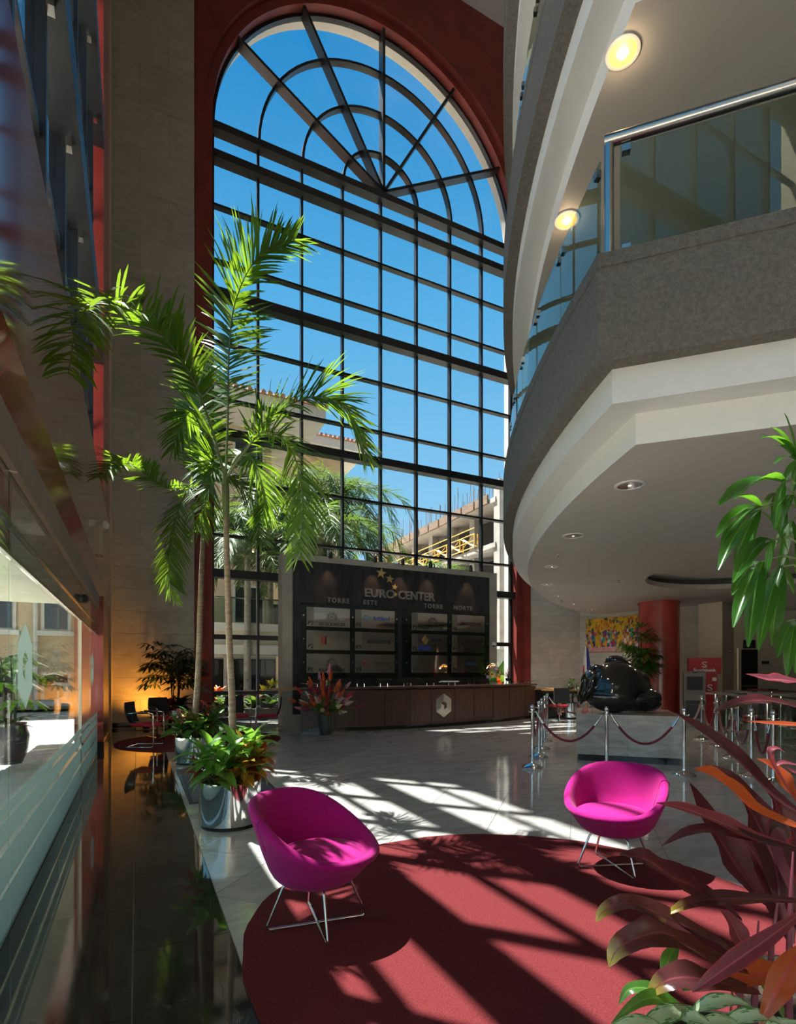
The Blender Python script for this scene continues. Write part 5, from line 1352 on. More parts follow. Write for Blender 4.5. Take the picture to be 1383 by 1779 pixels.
# foreground: lady palm, cordyline, variegated plant ----------------------------------
PB = at(1335, 1166, 1.38); PB.z = 0
planter('chrome planter just below the frame under the dark red leaves', PB.x, PB.y, .34, .42)
PB2 = at(1455, 1166, 1.75); PB2.z = 0
planter('chrome planter beyond the right edge holding the bright lady palm', PB2.x, PB2.y, .3, .42)
t = thing('lady_palm', 'bright lady palm with broad drooping leaflets at the right edge', 'palm', (PB2.x, PB2.y, .40))
DP = 1.75
for k, pts in enumerate(([(1440, 1600), (1425, 1300), (1405, 1050), (1392, 900), (1383, 800)], [(1460, 1600), (1440, 1350), (1420, 1150), (1400, 1080)])):
    MB().tube([Vector((PB2.x - .04 + .08 * k, PB2.y, .39))] + [at(u, v, DP) for u, v in pts[1:]], [.014, .013, .012, .01, .008][:len(pts)], 8).build('stem', PETI, t)
FANS = [((1323, 880), [(1246, 877, 1.6), (1244, 933, 1.62), (1252, 946, 1.66)], (1385, 882)),
        ((1362, 838), [(1276, 868, 1.55), (1250, 878, 1.6), (1345, 922, 1.7), (1354, 930, 1.75)], (1388, 850)),
        ((1320, 886), [(1248, 990, 1.62), (1276, 984, 1.66), (1294, 976, 1.7), (1369, 958, 1.7)], (1390, 880)),
        ((1350, 856), [(1326, 884, 1.85), (1345, 921, 1.85), (1352, 932, 1.83), (1366, 918, 1.8)], (1392, 866)),
        ((1343, 938), [(1293, 984, 1.6), (1273, 1012, 1.58), (1330, 1006, 1.7)], (1396, 950)),
        ((1323, 976), [(1272, 1034, 1.6), (1274, 1090, 1.62), (1300, 1124, 1.66), (1312, 1098, 1.7), (1322, 1060, 1.75)], (1398, 975)),
        ((1357, 984), [(1318, 1129, 1.68), (1341, 1122, 1.7), (1357, 1088, 1.74), (1379, 1032, 1.8), (1330, 1080, 1.8)], (1400, 1000)),
        ((1384, 800), [(1362, 717, 1.7), (1339, 742, 1.65), (1322, 761, 1.6), (1347, 776, 1.64), (1345, 806, 1.66), (1358, 848, 1.7), (1378, 860, 1.75)], (1392, 830)),
        ((1384, 1076), [(1351, 1143, 1.6), (1367, 1176, 1.62), (1382, 1170, 1.66), (1396, 1150, 1.7)], (1408, 1080)),
        ((1376, 905), [(1352, 1000, 1.78), (1368, 1010, 1.8), (1384, 1000, 1.8), (1340, 960, 1.8)], (1396, 910)),
        ((1378, 860), [(1350, 880, 1.7), (1362, 900, 1.7), (1392, 920, 1.7)], (1394, 860))]
for k, (c, tips, pf) in enumerate(FANS):
    fan_leaf(t, at(c[0], c[1], DP - .02), [at(u, v, d) for u, v, d in tips], .0175, RHAP, at(pf[0], pf[1], DP), .18, seed=k)

def bigleaf(parent, pts, wpx, mat, d0, up=None, fold=.35, n=15, a=.5, wave=.0, twist=0.0, name='leaf'):
    """leaf with its own spine: pts = (u, v, depth) from base to tip"""
    P_ = [at(u, v, d) for u, v, d in pts]; dm = sum(p[2] for p in pts) / len(pts)
    sp = spline(P_, n); up = up or (-sy * .55, -cy * .55, .84)
    me = strip(sp, wprof(n, wpx / 2 * dm / F, a, .16), up, fold, name, mat, 6, WM[parent].inverted(), twist, wave)
    return inst(name, me, parent, Matrix.Identity(4))
t = thing('cordyline', 'large dark red cordyline with glossy arching leaves in the right foreground', 'plant', (PB.x, PB.y, .40))
for k, pts in enumerate(([(1310, 1790), (1312, 1700), (1318, 1600)], [(1335, 1790), (1340, 1650), (1352, 1560)], [(1370, 1790), (1372, 1600), (1378, 1480)], [(1290, 1790), (1285, 1720), (1275, 1660)])):
    MB().tube([Vector((PB.x - .06 + .04 * k, PB.y, .39))] + [at(u, v, 1.36) for u, v in pts], [.012, .010, .007, .002], 8).build('stem', M('cordyline stem', (.16, .03, .05), .45, vary=.2), t)
CL = [  # pts, width px, material, wave
    ([(1400, 1478, 1.25), (1330, 1462, 1.2), (1255, 1430, 1.16), (1190, 1405, 1.14), (1140, 1395, 1.13)], 34, CORDP, .1),
    ([(1400, 1440, 1.35), (1330, 1415, 1.3), (1275, 1375, 1.28), (1240, 1345, 1.27), (1206, 1336, 1.27)], 44, CORDR, .1),
    ([(1400, 1420, 1.4), (1340, 1380, 1.38), (1280, 1320, 1.36), (1225, 1275, 1.34), (1172, 1238, 1.33)], 52, CORD, .0),
    ([(1400, 1480, 1.2), (1330, 1463, 1.18), (1250, 1442, 1.16), (1195, 1445, 1.16), (1149, 1470, 1.17)], 22, CORD, .15),
    ([(1330, 1570, 1.4), (1290, 1520, 1.42), (1258, 1470, 1.44), (1220, 1410, 1.44), (1198, 1360, 1.43)], 58, CORD, .05),
    ([(1355, 1570, 1.42), (1345, 1500, 1.46), (1310, 1420, 1.5), (1270, 1360, 1.5), (1222, 1328, 1.5)], 60, CORD, .05),
    ([(1290, 1600, 1.3), (1230, 1552, 1.22), (1170, 1525, 1.18), (1120, 1492, 1.16), (1076, 1484, 1.15)], 46, CORD, .18),
    ([(1400, 1566, 1.3), (1320, 1562, 1.24), (1240, 1562, 1.2), (1190, 1572, 1.18), (1152, 1592, 1.18)], 26, CORDY, .15),
    ([(1300, 1680, 1.3), (1240, 1632, 1.22), (1170, 1600, 1.17), (1095, 1568, 1.15), (1050, 1582, 1.15), (1036, 1602, 1.15)], 34, CORDY, .15),
    ([(1300, 1690, 1.25), (1230, 1660, 1.18), (1160, 1622, 1.14), (1110, 1628, 1.13), (1072, 1650, 1.13), (1058, 1680, 1.13)], 52, CORDY, .15),
    ([(1400, 1580, 1.2), (1340, 1626, 1.15), (1280, 1668, 1.12), (1235, 1700, 1.1), (1203, 1724, 1.1)], 30, CORDP, .1),
    ([(1320, 1725, 1.25), (1240, 1705, 1.2), (1185, 1698, 1.18), (1150, 1708, 1.17), (1122, 1734, 1.17)], 46, CORDY, .2),
    ([(1400, 1640, 1.15), (1372, 1680, 1.12), (1345, 1730, 1.1), (1320, 1780, 1.1)], 40, CORDR, .1),
    ([(1410, 1190, 1.35), (1365, 1182, 1.34), (1335, 1180, 1.33), (1296, 1171, 1.33)], 26, CORDP, .1),
    ([(1410, 1236, 1.35), (1350, 1220, 1.33), (1310, 1217, 1.32), (1270, 1225, 1.31), (1240, 1237, 1.31)], 22, CORD, .1),
    ([(1410, 1260, 1.35), (1360, 1258, 1.34), (1296, 1253, 1.33)], 12, CORDR, .0),
    ([(1395, 1410, 1.45), (1362, 1360, 1.45), (1342, 1325, 1.45), (1338, 1303, 1.45), (1352, 1300, 1.45), (1364, 1308, 1.45)], 12, CORDP, .0),
    ([(1400, 1420, 1.5), (1370, 1370, 1.5), (1345, 1335, 1.52), (1315, 1318, 1.52)], 30, CORDR, .1),
    ([(1390, 1620, 1.45), (1375, 1540, 1.48), (1365, 1470, 1.5), (1350, 1400, 1.52), (1320, 1360, 1.52)], 66, CORD, .05),
    ([(1375, 1640, 1.5), (1345, 1560, 1.54), (1320, 1500, 1.56), (1290, 1455, 1.58)], 56, CORD, .0),
    ([(1330, 1700, 1.4), (1290, 1640, 1.42), (1270, 1600, 1.44), (1250, 1580, 1.45)], 34, CORDP, .1),
    ([(1400, 1700, 1.3), (1340, 1690, 1.28), (1290, 1700, 1.26), (1230, 1720, 1.24)], 40, CORDR, .1),
    ([(1390, 1330, 1.5), (1360, 1325, 1.5), (1345, 1332, 1.5)], 8, CORDP, .0),
    ([(1400, 1350, 1.5), (1375, 1340, 1.5), (1362, 1330, 1.5)], 8, CORDP, .0),
    ([(1395, 1560, 1.4), (1390, 1500, 1.4), (1380, 1450, 1.42), (1360, 1420, 1.42)], 50, CORD, .05)]
for pts, w, mt, wv in CL: bigleaf(t, pts, w * (1.25 if mt is CORD else 1.12), mt, 0, wave=wv, fold=.3)
t = thing('aglaonema', 'green and white variegated plant at the bottom right under the red leaves', 'plant', (PB.x - .15, PB.y - .1, .40))
AL = [([(1200, 1760, 1.2), (1150, 1735, 1.16), (1110, 1740, 1.14), (1062, 1778, 1.13)], 30, AGLG), ([(1205, 1750, 1.18), (1165, 1760, 1.13), (1130, 1775, 1.11), (1100, 1800, 1.1)], 33, AGLA),
      ([(1195, 1760, 1.15), (1235, 1742, 1.12), (1275, 1738, 1.12), (1312, 1752, 1.12)], 27, AGLA), ([(1240, 1790, 1.12), (1285, 1768, 1.1), (1330, 1765, 1.1), (1370, 1785, 1.1)], 27, AGLA),
      ([(1300, 1650, 1.45), (1325, 1690, 1.43), (1345, 1730, 1.42), (1365, 1775, 1.42)], 46, AGLG), ([(1190, 1760, 1.2), (1140, 1722, 1.2), (1095, 1718, 1.2), (1075, 1745, 1.2)], 26, AGLG),
      ([(1160, 1790, 1.1), (1120, 1778, 1.08), (1080, 1782, 1.07), (1050, 1800, 1.07)], 29, AGLA), ([(1200, 1780, 1.1), (1190, 1765, 1.08), (1215, 1770, 1.07), (1250, 1790, 1.07)], 29, AGLA),
      ([(1300, 1790, 1.1), (1260, 1775, 1.08), (1225, 1778, 1.07), (1190, 1795, 1.07)], 26, AGLA), ([(1150, 1700, 1.25), (1165, 1660, 1.28), (1180, 1640, 1.3)], 26, AGLG), ([(1185, 1720, 1.25), (1205, 1700, 1.27), (1220, 1690, 1.3)], 30, AGLG), ([(1330, 1800, 1.1), (1350, 1780, 1.1), (1390, 1775, 1.1)], 26, AGLA)]
for pts, w, mt in AL: bigleaf(t, pts, w, mt, 0, fold=.25, a=.42)
for k in range(4):
    MB().tube([Vector((PB.x - .2 + .06 * k, PB.y - .08, .39)), at(1160 + 35 * k, 1800, 1.15), at(1165 + 35 * k, 1770, 1.16)], [.008, .007, .005], 6).build('stem', STEM, t)

# flower vase -------------------------------------------------------------------------
q = at(566, 1271, 12.65); q.z = 0
t = thing('floor_vase', 'dark grey ceramic floor vase full of tropical flowers before the desk', 'vase', q)
MB().lathe([(.115, 0), (.12, .01), (.155, .15), (.178, .30), (.175, .40), (.15, .49), (.125, .53), (.13, .56), (.145, .58), (.13, .58), (.11, .55), (.10, .40)], q, 30).build('body', VASE, t, smooth=True)
FLM = {n_: M(n_, c, .5, vary=.15) for n_, c in (('red ginger', (.45, .02, .015)), ('dark pink ginger', (.30, .01, .06)), ('white ginger', (.70, .66, .42)), ('orange heliconia', (.62, .10, .01)), ('pale pink', (.65, .25, .33)))}
rg = random.Random(4)
FT = [generic_leaf(.42, .045, 1.0, AGLG), generic_leaf(.5, .03, .5, DIEF)]
fb = thing('tropical_bouquet', 'bunch of red pink and white tropical flowers in the dark floor vase', 'flowers', q + Vector((0, 0, .50)))
bmat = list(FLM.values())
for k in range(70):
    a = rg.random() * 6.28; e = rg.uniform(.1, 1.5); L_ = rg.uniform(.35, .85) * (.75 + .35 * math.sin(e)); d = Vector((math.cos(a) * math.cos(e), math.sin(a) * math.cos(e), math.sin(e)))
    p = d * L_ * Vector((1, 1, 1)).x; p0 = Vector((d.x * .08, d.y * .08, 0)); h = rg.uniform(.13, .22); mt = rg.choice(bmat)
    MB().tube([p0, p0.lerp(p, .6) + Vector((0, 0, .03)), p], .006, 5).build('stem', STEM, fb, world=False)
    b = MB(); s_ = d.orthogonal().normalized(); s2 = d.cross(s_)
    for lvl in range(4):
        for m_ in range(5):
            g = m_ * 1.257 + lvl * .6; o_ = (s_ * math.cos(g) + s2 * math.sin(g)); r_ = .055 * (1 - lvl * .2); c_ = p + d * h * lvl / 4
            b.grid([(c_ + o_ * r_ * .3 - o_.cross(d) * .012, c_ + o_ * r_ * .3 + o_.cross(d) * .012), (c_ + o_ * r_ + d * h * .25 - o_.cross(d) * .014, c_ + o_ * r_ + d * h * .25 + o_.cross(d) * .014), (c_ + o_ * r_ * .5 + d * h * .5 - o_.cross(d) * .002, c_ + o_ * r_ * .5 + d * h * .5 + o_.cross(d) * .002)])
    b.build('flower', mt, fb, world=False)
for k in range(44):
    place(rg.choice(FT), fb, Vector((0, 0, .04)) + Vector((rg.uniform(-.05, .05), rg.uniform(-.05, .05), 0)), rg.random() * 6.28, rg.uniform(.2, 1.1), 0, rg.uniform(.9, 1.5))
for k in range(7):
    g = -1.57 + rg.uniform(-.9, .9) ; c_ = Vector((.14 * math.cos(g), .14 * math.sin(g), .22 + rg.uniform(-.03, .08)))
    MB().lathe([(.001, -.035), (.03, -.015), (.035, .01), (.02, .03), (.001, .036)], c_, 10).build('bud', M('tan bud', (.50, .22, .08), .5), fb, smooth=True, world=False)
for k in range(5):
    x_ = -.12 + .05 * k; MB().tube([(x_, -.12, .08), (x_ * 1.1, -.17, .02), (x_ * 1.1, -.19, -.18), (x_ * 1.1, -.18, -.30 - .05 * (k % 3))], .006, 5).build('hanging_vine', STEM, fb, world=False)
# bouquet on the desk
p, n, i = on_desk(866, 1.20, .2)
t = thing('sunflower_bouquet', 'mixed bouquet with sunflower and white lilies on the desk top', 'flowers', p)
MB().lathe([(.10, 0), (.12, .06), (.11, .10)], p, 16).build('bowl', DIEF, t, smooth=True)
bm2 = [M('sunflower yellow', (.80, .42, .01), .6), M('bouquet orange', (.75, .20, .01), .6), M('bouquet white', (.75, .74, .68), .6), M('bouquet lilac', (.36, .22, .50), .6), M('bouquet lime', (.38, .48, .05), .6)]
CENT = M('flower centre', (.05, .025, .01), .8)
for k in range(44):
    a, e = rg.random() * 6.28, rg.uniform(-.1, 1.5); d = Vector((math.cos(a) * math.cos(e), math.sin(a) * math.cos(e) - .2, math.sin(e))).normalized(); c_ = p + Vector((0, 0, .14)) + Vector((d.x * .24, d.y * .2, d.z * .38))
    mt = bm2[k % 5] if k > 2 else bm2[0]; r_ = rg.uniform(.04, .06) if k > 2 else .075
    s_ = d.orthogonal().normalized(); s2 = d.cross(s_); b = MB()
    for m_ in range(9):
        g = m_ * .698; o_ = s_ * math.cos(g) + s2 * math.sin(g); w_ = o_.cross(d) * r_ * .3
        b.grid([(c_ - w_ * .4, c_ + w_ * .4), (c_ + o_ * r_ * .6 + d * .01 - w_, c_ + o_ * r_ * .6 + d * .01 + w_), (c_ + o_ * r_ - w_ * .2, c_ + o_ * r_ + w_ * .2)])
    f_ = b.build('flower', mt, t)
    if k % 5 in (0, 1) or k < 3: MB().obox(c_ + d * .008, s_ * r_ * .3, s2 * r_ * .3, d * .008).build('flower_centre', CENT, f_)
for k in range(12):
    a, e = rg.random() * 6.28, rg.uniform(.2, 1.4); d = Vector((math.cos(a) * math.cos(e), math.sin(a) * math.cos(e), math.sin(e)))
    MB().tube([p + Vector((0, 0, .08)), p + Vector((0, 0, .1)) + d * .25, p + Vector((0, 0, .08)) + d * .42], [.004, .004, .002], 5).build('sprig', STEM if k % 3 else bm2[1], t)
p, n, i = on_desk(893, 1.20, .2)
t = thing('spiky_red_plant', 'small spiky dark red plant in a black pot on the desk end', 'plant', p)
MB().lathe([(.07, 0), (.09, .02), (.10, .09), (.08, .09)], p, 16).build('pot', BLACK, t, smooth=True)
for k in range(22):
    a, e = rg.random() * 6.28, rg.uniform(.3, 1.45); d = Vector((math.cos(a) * math.cos(e), math.sin(a) * math.cos(e), math.sin(e)))
    inst('leaf', strip([p + Vector((0, 0, .08)), p + Vector((0, 0, .10)) + d * .15, p + Vector((0, 0, .09)) + d * .34], [.006, .009, .001], (0, .2, 1), .3, 'leaf', CORD, 2, WM[t].inverted()), t, Matrix.Identity(4))

# ================================================================== OUTSIDE
def gb(u, d): q = at(u, 1166, d); return Vector((q.x, q.y, 0))
def hz(v, d): return EYE + (HY - v) / F * d
# cream building with tiled eaves, seen through the left part of the window
X0, YB = 0.0, 27.0
t = thing('cream_building', 'cream building with wide tiled eaves behind the palms, left in the window', 'building', (0, YB + 4, 0))
c1 = ony(545, 740, YB); tip = ony(566, 736, YB - 2.2)
zE = tip.z
xw = c1.x - 2.2
MB().box(X0, YB, 0, xw, YB + 5, zE + .1).build('wall', CREAM, t)
b = MB(); b.box(X0, YB - 2.2, zE + .05, tip.x, YB + 5.4, zE + .75).build('eaves', CREAML, t)
MB().grid([[(X0, YB - 2.3, zE + .75), (tip.x + .1, YB - 2.3, zE + .75)], [(X0, YB + 4, zE + 2.4), (tip.x - 4, YB + 4, zE + 2.4)]]).build('roof_slope', TERRA, t)
MB().grid([[(tip.x + .1, YB - 2.3, zE + .75), (tip.x + .1, YB + 5.4, zE + .75)], [(tip.x - 6, YB + 4, zE + 2.4), (tip.x - 6, YB + 5.4, zE + 2.4)]]).build('roof_slope', TERRA, t)
for k in range(46): MB().tube([(tip.x - k * .3, YB - 2.35, zE + .80), (tip.x - k * .3, YB - .8, zE + 1.2)], .11, 6).build('roof_tile', TERRA, t)
for z in (3.8, 7.6, 11.4):
    for x in (1.2, 4.2, 7.2, 10.2):
        if x + 1.6 < xw:
            f_ = MB().box(x, YB - .06, z, x + 1.5, YB + .1, z + 1.9).build('window', CREAML, t); MB().box(x + .1, YB - .09, z + .1, x + 1.4, YB - .05, z + 1.8).build('pane', GL_X, f_)
    MB().box(X0, YB - .12, z - .55, xw, YB, z - .3).build('string_course', CREAML, t)
YB2 = 34.6
t = thing('cream_wing', 'lower cream wing with a tiled roof between the palms and the sky', 'building', (12, YB2 + 4, 0))
tp2 = ony(640, 785, YB2 - 1.5); cw2 = ony(597, 850, YB2)
MB().box(4, YB2, 0, cw2.x, YB2 + 10, tp2.z).build('wall', CREAM, t)
MB().box(4, YB2 - 1.5, tp2.z - .1, tp2.x, YB2 + 11.5, tp2.z + .45).build('eaves', CREAML, t)
MB().grid([[(4, YB2 - 1.6, tp2.z + .45), (tp2.x + .1, YB2 - 1.6, tp2.z + .45)], [(4, YB2 + 4, tp2.z + 2.0), (tp2.x - 5, YB2 + 4, tp2.z + 2.0)]]).build('roof_slope', TERRA, t)
MB().grid([[(tp2.x + .1, YB2 - 1.6, tp2.z + .45), (tp2.x + .1, YB2 + 11, tp2.z + .45)], [(tp2.x - 5, YB2 + 4, tp2.z + 2.0), (tp2.x - 5, YB2 + 11, tp2.z + 2.0)]]).build('roof_slope', TERRA, t)
for k in range(30): MB().tube([(tp2.x - k * .3, YB2 - 1.65, tp2.z + .5), (tp2.x - k * .3, YB2 - .3, tp2.z + .85)], .11, 6).build('roof_tile', TERRA, t)
for z in (4.0, 8.0, 11.6):
    for x in (cw2.x - 2.4, cw2.x - 5.4):
        f_ = MB().box(x, YB2 - .06, z, x + 1.3, YB2 + .1, z + 1.9).build('window', CREAML, t); MB().box(x + .1, YB2 - .09, z + .1, x + 1.2, YB2 - .05, z + 1.8).build('pane', GL_X, f_)
# low pavilion just outside the window
YP_ = 21.5
t = thing('low_pavilion', 'low cream pavilion with a glass balustraded terrace just outside the window', 'building', (2, YP_ + 2, 0))
MB().box(1.2, YP_ + 1.2, 0, 5.3, YP_ + 3, 2.5).build('wall', BEIGE, t)
MB().box(1.2, YP_ - .4, 2.15, 5.6, YP_ + 3, 2.50).build('fascia', CREAML, t)
MB().box(1.2, YP_ - .2, 2.5, 5.5, YP_ + 3, 3.05).build('parapet', BEIGE, t)
MB().box(1.2, YP_ - .3, 3.05, 5.5, YP_ - .1, 3.35).build('coping', CREAML, t)
MB().box(1.2, YP_ - .2, 3.35, 5.5, YP_ - .17, 4.3).build('balustrade_glass', GL_B, t)
MB().tube([(1.2, YP_ - .2, 4.32), (5.5, YP_ - .2, 4.32)], .03, 8).build('handrail', STEEL, t)
for k in range(2, 4):
    f_ = MB().box(-2.4 + k * 1.95, YP_ + 1.12, .1, -.6 + k * 1.95, YP_ + 1.22, 2.0).build('window', ALU, t); MB().box(-2.34 + k * 1.95, YP_ + 1.09, .16, -.66 + k * 1.95, YP_ + 1.12, 1.95).build('pane', GL_X, f_)
# building under construction, right in the window
XB = 24.0; YA, YZ = 32.0, 54.0
t = thing('building_site', 'unfinished concrete building with open floors and scaffolding, right in the window', 'building', (XB + 5, YA + 10, 0))
ft = [3.2, 7.0, 10.9, 14.2]
for z in ft: MB().box(XB - .6, YA, z - .35, XB + 14, YZ, z).build('floor_slab', CONCX, t)
for z0, z1 in zip([0] + ft[:-1], ft):
    for k in range(7): MB().box(XB + .3, YA + .6 + k * 3.4, z0, XB + 1.0, YA + 1.3 + k * 3.4, z1 - .35).build('concrete_column', CONCX, t)
    MB().box(XB + 2.2, YA + 1, z0, XB + 2.5, YZ - .5, z1 - .35).build('shade_backing', DARKX, t)  # dark sheet stands in for the shade inside the open floors
MB().box(XB - .5, YA - .4, 0, XB + 1.6, YA + .3, 15.4).build('end_pier', CONCX, t)
MB().box(XB + 1.6, YA - .2, 9.8, XB + 9, YA + .2, 15.0).build('formwork_wall', FORMW, t)
MB().box(XB + 1.6, YA - .1, 0, XB + 9, YA + .4, 9.6).build('end_wall', CONCX, t)
for k in range(12): MB().box(XB - .75, YA + .8 + k * 1.8, 13.9, XB - .6, YA + 2.4 + k * 1.8, 14.55).build('formwork_panel', FORMW, t)
b = MB()
for k in range(110):
    y = YA + rnd.random() * 21; x = XB + rnd.choice((.2, .6, 1.2, 2.5, 4, 5)); b.bar((x, y, 14.2), (x + rnd.uniform(-.1, .1), y, 15.0 + rnd.uniform(.6, 2.0)), .035, .035)
b.build('rebar', REBAR, t, kind='stuff')
def scaffold(label, c, ax, n, lv, w=1.6, h=1.9, dp=1.0):
    t = thing('scaffold', label, 'scaffold', c, 0, 'yellow scaffold towers'); c = Vector(c); ax = Vector(ax); px_ = Vector((ax.y, -ax.x, 0)) * dp
    for i in range(n + 1):
        for o in (Vector(), px_): MB().tube([c + ax * w * i + o, c + ax * w * i + o + Vector((0, 0, lv * h))], .05, 5).build('upright', SCAF, t)
    for j in range(lv):
        for i in range(n):
            a = c + ax * w * i + Vector((0, 0, j * h))
            b = MB(); b.tube([a, a + ax * w + Vector((0, 0, h))], .035, 4); b.tube([a + Vector((0, 0, h)), a + ax * w], .035, 4)
            for z in (.0, .5, 1.0, 1.45): b.tube([a + Vector((0, 0, z)), a + ax * w + Vector((0, 0, z))], .035, 4)
            b.tube([a + px_, a + ax * w + px_ + Vector((0, 0, h))], .035, 4); b.build('brace_frame', SCAF, t)
scaffold('dense yellow scaffold at the far left corner of the building site', (XB - 2.0, 50.0, -.1), (0, 1, 0), 4, 7)
scaffold('yellow scaffold tower standing before the white end pier', (XB + .2, YA - 1.9, -.1), (1, 0, 0), 1, 5, 1.4)
scaffold('narrow yellow scaffold tower right of the end pier', (XB + 3.3, YA - 1.9, -.1), (1, 0, 0), 1, 5, 1.4)
scaffold('yellow guard frames along the open middle floor of the building site', (XB - 1.05, YA + 7, 7.0), (0, 1, 0), 6, 1, 2.0, 1.0, .3)
scaffold('yellow guard frames along the open upper floor of the building site', (XB - 1.05, YA + 2, 10.9), (0, 1, 0), 9, 1, 2.0, 1.0, .3)
# outdoor palms and greenery
def outdoor_palm(label, u, d, vc, n, ll, seed, R_=3.2, mat=PALMO, th=.16):
    rg = random.Random(seed); b0 = gb(u, d); top = b0 + Vector((0, 0, hz(vc, d)))
    t = thing('garden_palm', label, 'palm', b0 + Vector((0, 0, -.1)), 0, 'garden palms outside the window')
    MB().tube([b0 + Vector((0, 0, -.1)), b0.lerp(top, .5), top], [th, th * .8, th * .7], 10).build('trunk', BARKO, t, smooth=True)
    for k in range(n):
        a = k * 2.4 + rg.random() * .4; e = rg.uniform(.15, 1.25) if k % 3 else rg.uniform(-.2, .3); L_ = R_ * rg.uniform(.85, 1.1)
        h = Vector((math.cos(a), math.sin(a), 0))
        frond(t, [top, top + h * L_ * .35 * math.cos(e) + Vector((0, 0, L_ * .38 * math.sin(e))), top + h * L_ * .72 * math.cos(e * .7) + Vector((0, 0, L_ * .42 * math.sin(e) - .10 * L_)), top + h * L_ * (.95 * math.cos(e * .6)) + Vector((0, 0, L_ * (.36 * math.sin(e) - .45)))],
              52, ll, .020, .12, mat, .03, seed * 100 + k, .7, .8, 3)
outdoor_palm('large feathery palm outside, rising above the sign wall', 590, 25.0, 900, 18, .85, 3, 4.2)
outdoor_palm('leafy garden palm outside the window left of the near indoor trunk', 470, 23.0, 905, 18, .75, 4, 3.4)
outdoor_palm('bright garden palm outside the lower left window panes', 395, 21.0, 935, 16, .65, 5, 2.7)
outdoor_palm('garden palm outside in front of the lower cream wing', 528, 23.6, 880, 16, .9, 6, 3.8)
outdoor_palm('small garden palm outside at the foot of the building site', 755, 27.0, 1010, 14, .6, 7, 2.3)
outdoor_palm('leafy garden palm outside showing between the two indoor trunks', 430, 20.6, 965, 18, .75, 8, 2.8)
outdoor_palm('broad garden palm outside directly behind the left half of the sign wall', 555, 20.8, 930, 20, .8, 9, 3.2)
LG = [generic_leaf(1.0, .13, 1.2, PALMO), generic_leaf(.8, .12, .7, PALMD)]
def clump(name, label, p, n, mes, s, seed, e0=.3, e1=1.4):
    rg = random.Random(seed); t = thing(name, label, 'plant', p)
    for k in range(n): place(rg.choice(mes), t, Vector((rg.uniform(-.12, .12), rg.uniform(-.12, .12), 0)) * s, k * 2.4 + rg.random(), rg.uniform(e0, e1), 0, s * rg.uniform(.7, 1.1))
    return t
b = MB().box(1.6, 17.3, -.1, 13.2, 19.2, .30); tag(b.build('planting_bed', SOIL), 'soil planting bed along the outside foot of the window', 'bed')
BR = {'orange': [generic_leaf(.42, .05, .8, M('bromeliad orange', (.70, .14, .01), .45))], 'red': [generic_leaf(.42, .05, .8, CROR)], 'purple': [generic_leaf(.42, .055, .9, M('bromeliad purple', (.22, .02, .05), .45))], 'yellow': [generic_leaf(.42, .05, .8, M('bromeliad yellow', (.62, .50, .02), .5))], 'green': LG}
for k, (u, z, kd, lb) in enumerate(((378, .95, 'orange', 'orange bromeliad outside, highest at the window\'s left edge'), (374, .55, 'orange', 'low orange bromeliad outside at the window\'s left edge'), (412, .75, 'purple', 'purple bromeliad outside just right of the near palm trunk'), (432, .80, 'purple', 'purple red bromeliad outside beside the mullion'),
                                  (452, .75, 'red', 'dark red bromeliad outside right of the mullion'), (462, .95, 'yellow', 'yellow green bromeliad outside near the sign wall'), (474, 1.15, 'yellow', 'tall yellow bromeliad outside touching the sign wall edge'))):
    p = ony(u, 1166, 18.4); p.z = .3; t = clump('bromeliad', lb, p, 22, BR[kd], .9, 60 + k, .2, 1.3)
    MB().tube([(0, 0, 0), (0, 0, z - .3)], .03, 6).build('stem', STEM, t, world=False)
    for c in list(t.children):
        if c.name.startswith('leaf'): c.location.z += max(0, z - .45)
for k, (u, s, z) in enumerate(((400, .8, .3), (445, .8, .3), (380, .7, .3), (470, .8, .3))):
    p = ony(u, 1166, 17.8); p.z = z; clump('garden_shrub', ('broad green shrub outside below the purple bromeliads', 'broad green shrub outside under the mullion', 'broad green shrub outside at the window\'s left foot', 'broad green shrub outside by the sign wall foot')[k], p, 18, LG, s, 80 + k)
p = ony(872, 1166, 19.0); p.z = .3; clump('banana_plant', 'tall banana leaved plant outside, right of the sign wall', p, 20, LG, 2.8, 90, .7, 1.5)
p = ony(862, 1166, 23.0); p.z = .0; clump('banana_plant', 'second banana leaved plant outside behind the first', p, 18, LG, 3.4, 92, .8, 1.5)
p = ony(868, 1166, 18.2); p.z = .3; clump('red_ti_plant', 'orange red leaved plant outside, right of the sign wall', p, 26, BR['orange'], 2.6, 91, .8, 1.5)
tag(MB().box(12.2, 26, 0, 22, 26.3, 2.8).build('garden_wall', CONCX), 'grey garden wall outside right of the sign wall', 'wall')

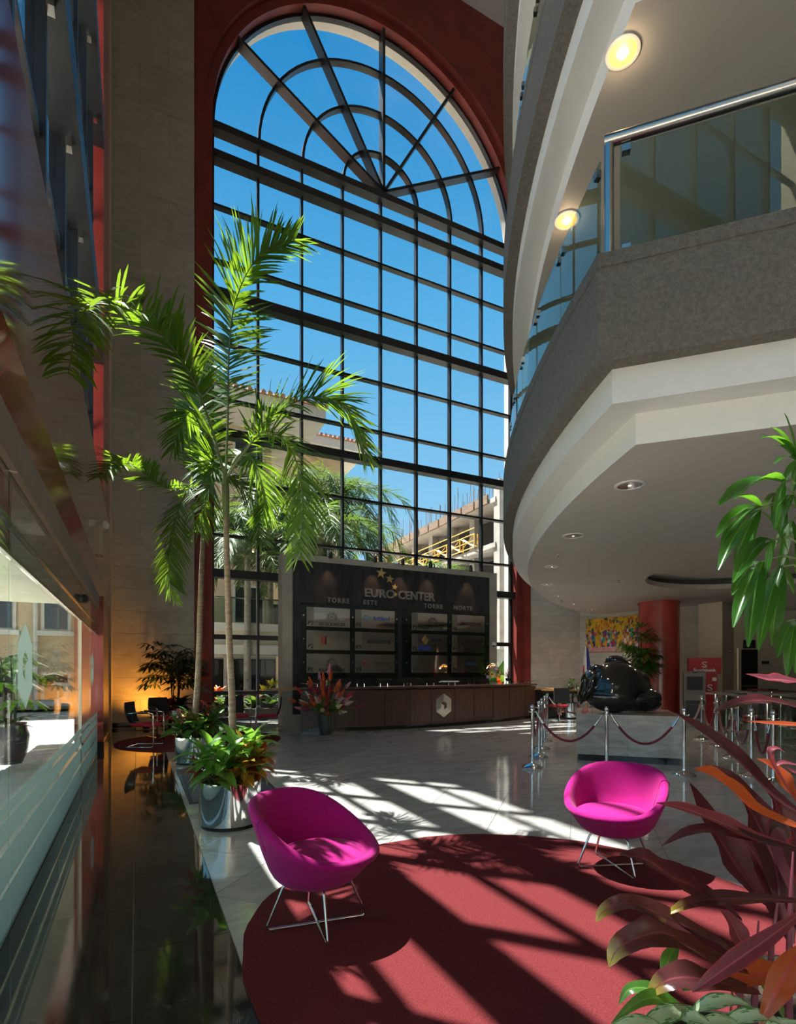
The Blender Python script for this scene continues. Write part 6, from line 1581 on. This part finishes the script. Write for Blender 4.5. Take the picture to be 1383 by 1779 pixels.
# left forecourt beyond the storefront
YQ = 25.0
t = thing('courtyard_house', 'cream house with white framed windows across the forecourt, left of the storefront', 'building', (-8, YQ + 4, 0))
MB().box(-16, YQ, 0, -1.3, YQ + 9, 8.5).build('wall', CREAM, t)
MB().box(-17, YQ - 1.0, 8.4, -.9, YQ + 10, 9.0).build('eaves', CREAML, t)
MB().grid([[(-17, YQ - 1.1, 9.0), (-.8, YQ - 1.1, 9.0)], [(-17, YQ + 4, 10.8), (-.8, YQ + 4, 10.8)]]).build('roof_slope', TERRA, t)
for u0, u1 in ((-190, -120), (-95, -40), (-22, 22), (78, 118)):
    xa, xb = ony(u0, 1166, YQ).x, ony(u1, 1166, YQ).x
    for z0, z1 in ((.35, 1.35), (3.1, 4.7)):
        f_ = MB().box(xa - .12, YQ - .08, z0 - .05, xb + .12, YQ + .1, z1 + .12).build('window', CREAML, t); MB().box(xa, YQ - .12, z0 + .05, xb, YQ - .07, z1).build('pane', GL_X, f_)
        MB().box(xa - .25, YQ - .30, z0 - .22, xb + .25, YQ + .1, z0 - .03).build('window_sill', CREAML, t)
MB().tube([(ony(63, 1166, YQ).x, YQ - .12, 0), (ony(63, 1166, YQ).x, YQ - .12, 8.4)], .09, 8).build('drain_pipe', CREAML, t)
b = MB().box(-2.9, -8.0, 3.1, -1.08, 15, 3.4); tag(b.build('entrance_canopy', SOFF), 'green grey canopy roof above the forecourt entrance', 'canopy')  # width and reach shaped to keep direct sun off the storefront floor
t = thing('forecourt_planter', 'long cream planter wall with garden plants outside the storefront', 'planter', (-5.5, 16, 0))
MB().box(-7.0, 8.0, -.1, -4.4, 24, .55).build('wall', CREAML, t); MB().box(-6.8, 8.2, .5, -4.6, 23.8, .58).build('soil', SOIL, t)
for k in range(7):
    p = Vector((-5.4 + .5 * (k % 2), 9.5 + k * 2.0, .55)); clump('garden_shrub', ('first', 'second', 'third', 'fourth', 'fifth', 'sixth', 'seventh')[k] + ' leafy shrub from the front in the forecourt planter', p, 18, LG, 1.0, 100 + k)
q = Vector((-1.85, 10.6, 0))
t = thing('forecourt_pot', 'rounded grey pot outside the storefront glass', 'pot', q)
MB().lathe([(.16, 0), (.24, .2), (.27, .45), (.22, .62), (.24, .66), (.20, .64)], q, 24).build('body', VASE, t, smooth=True)
small_fan_palm('fan palm growing in the grey pot outside the storefront', q, .6, 1.3, 18, 12, mat=RHAP, size=.5, spreadr=.5)
clump('pot_foliage', 'broad leaves around the fan palm in the grey outdoor pot', q + Vector((0, 0, .6)), 16, LG, .55, 120, .1, 1.0)
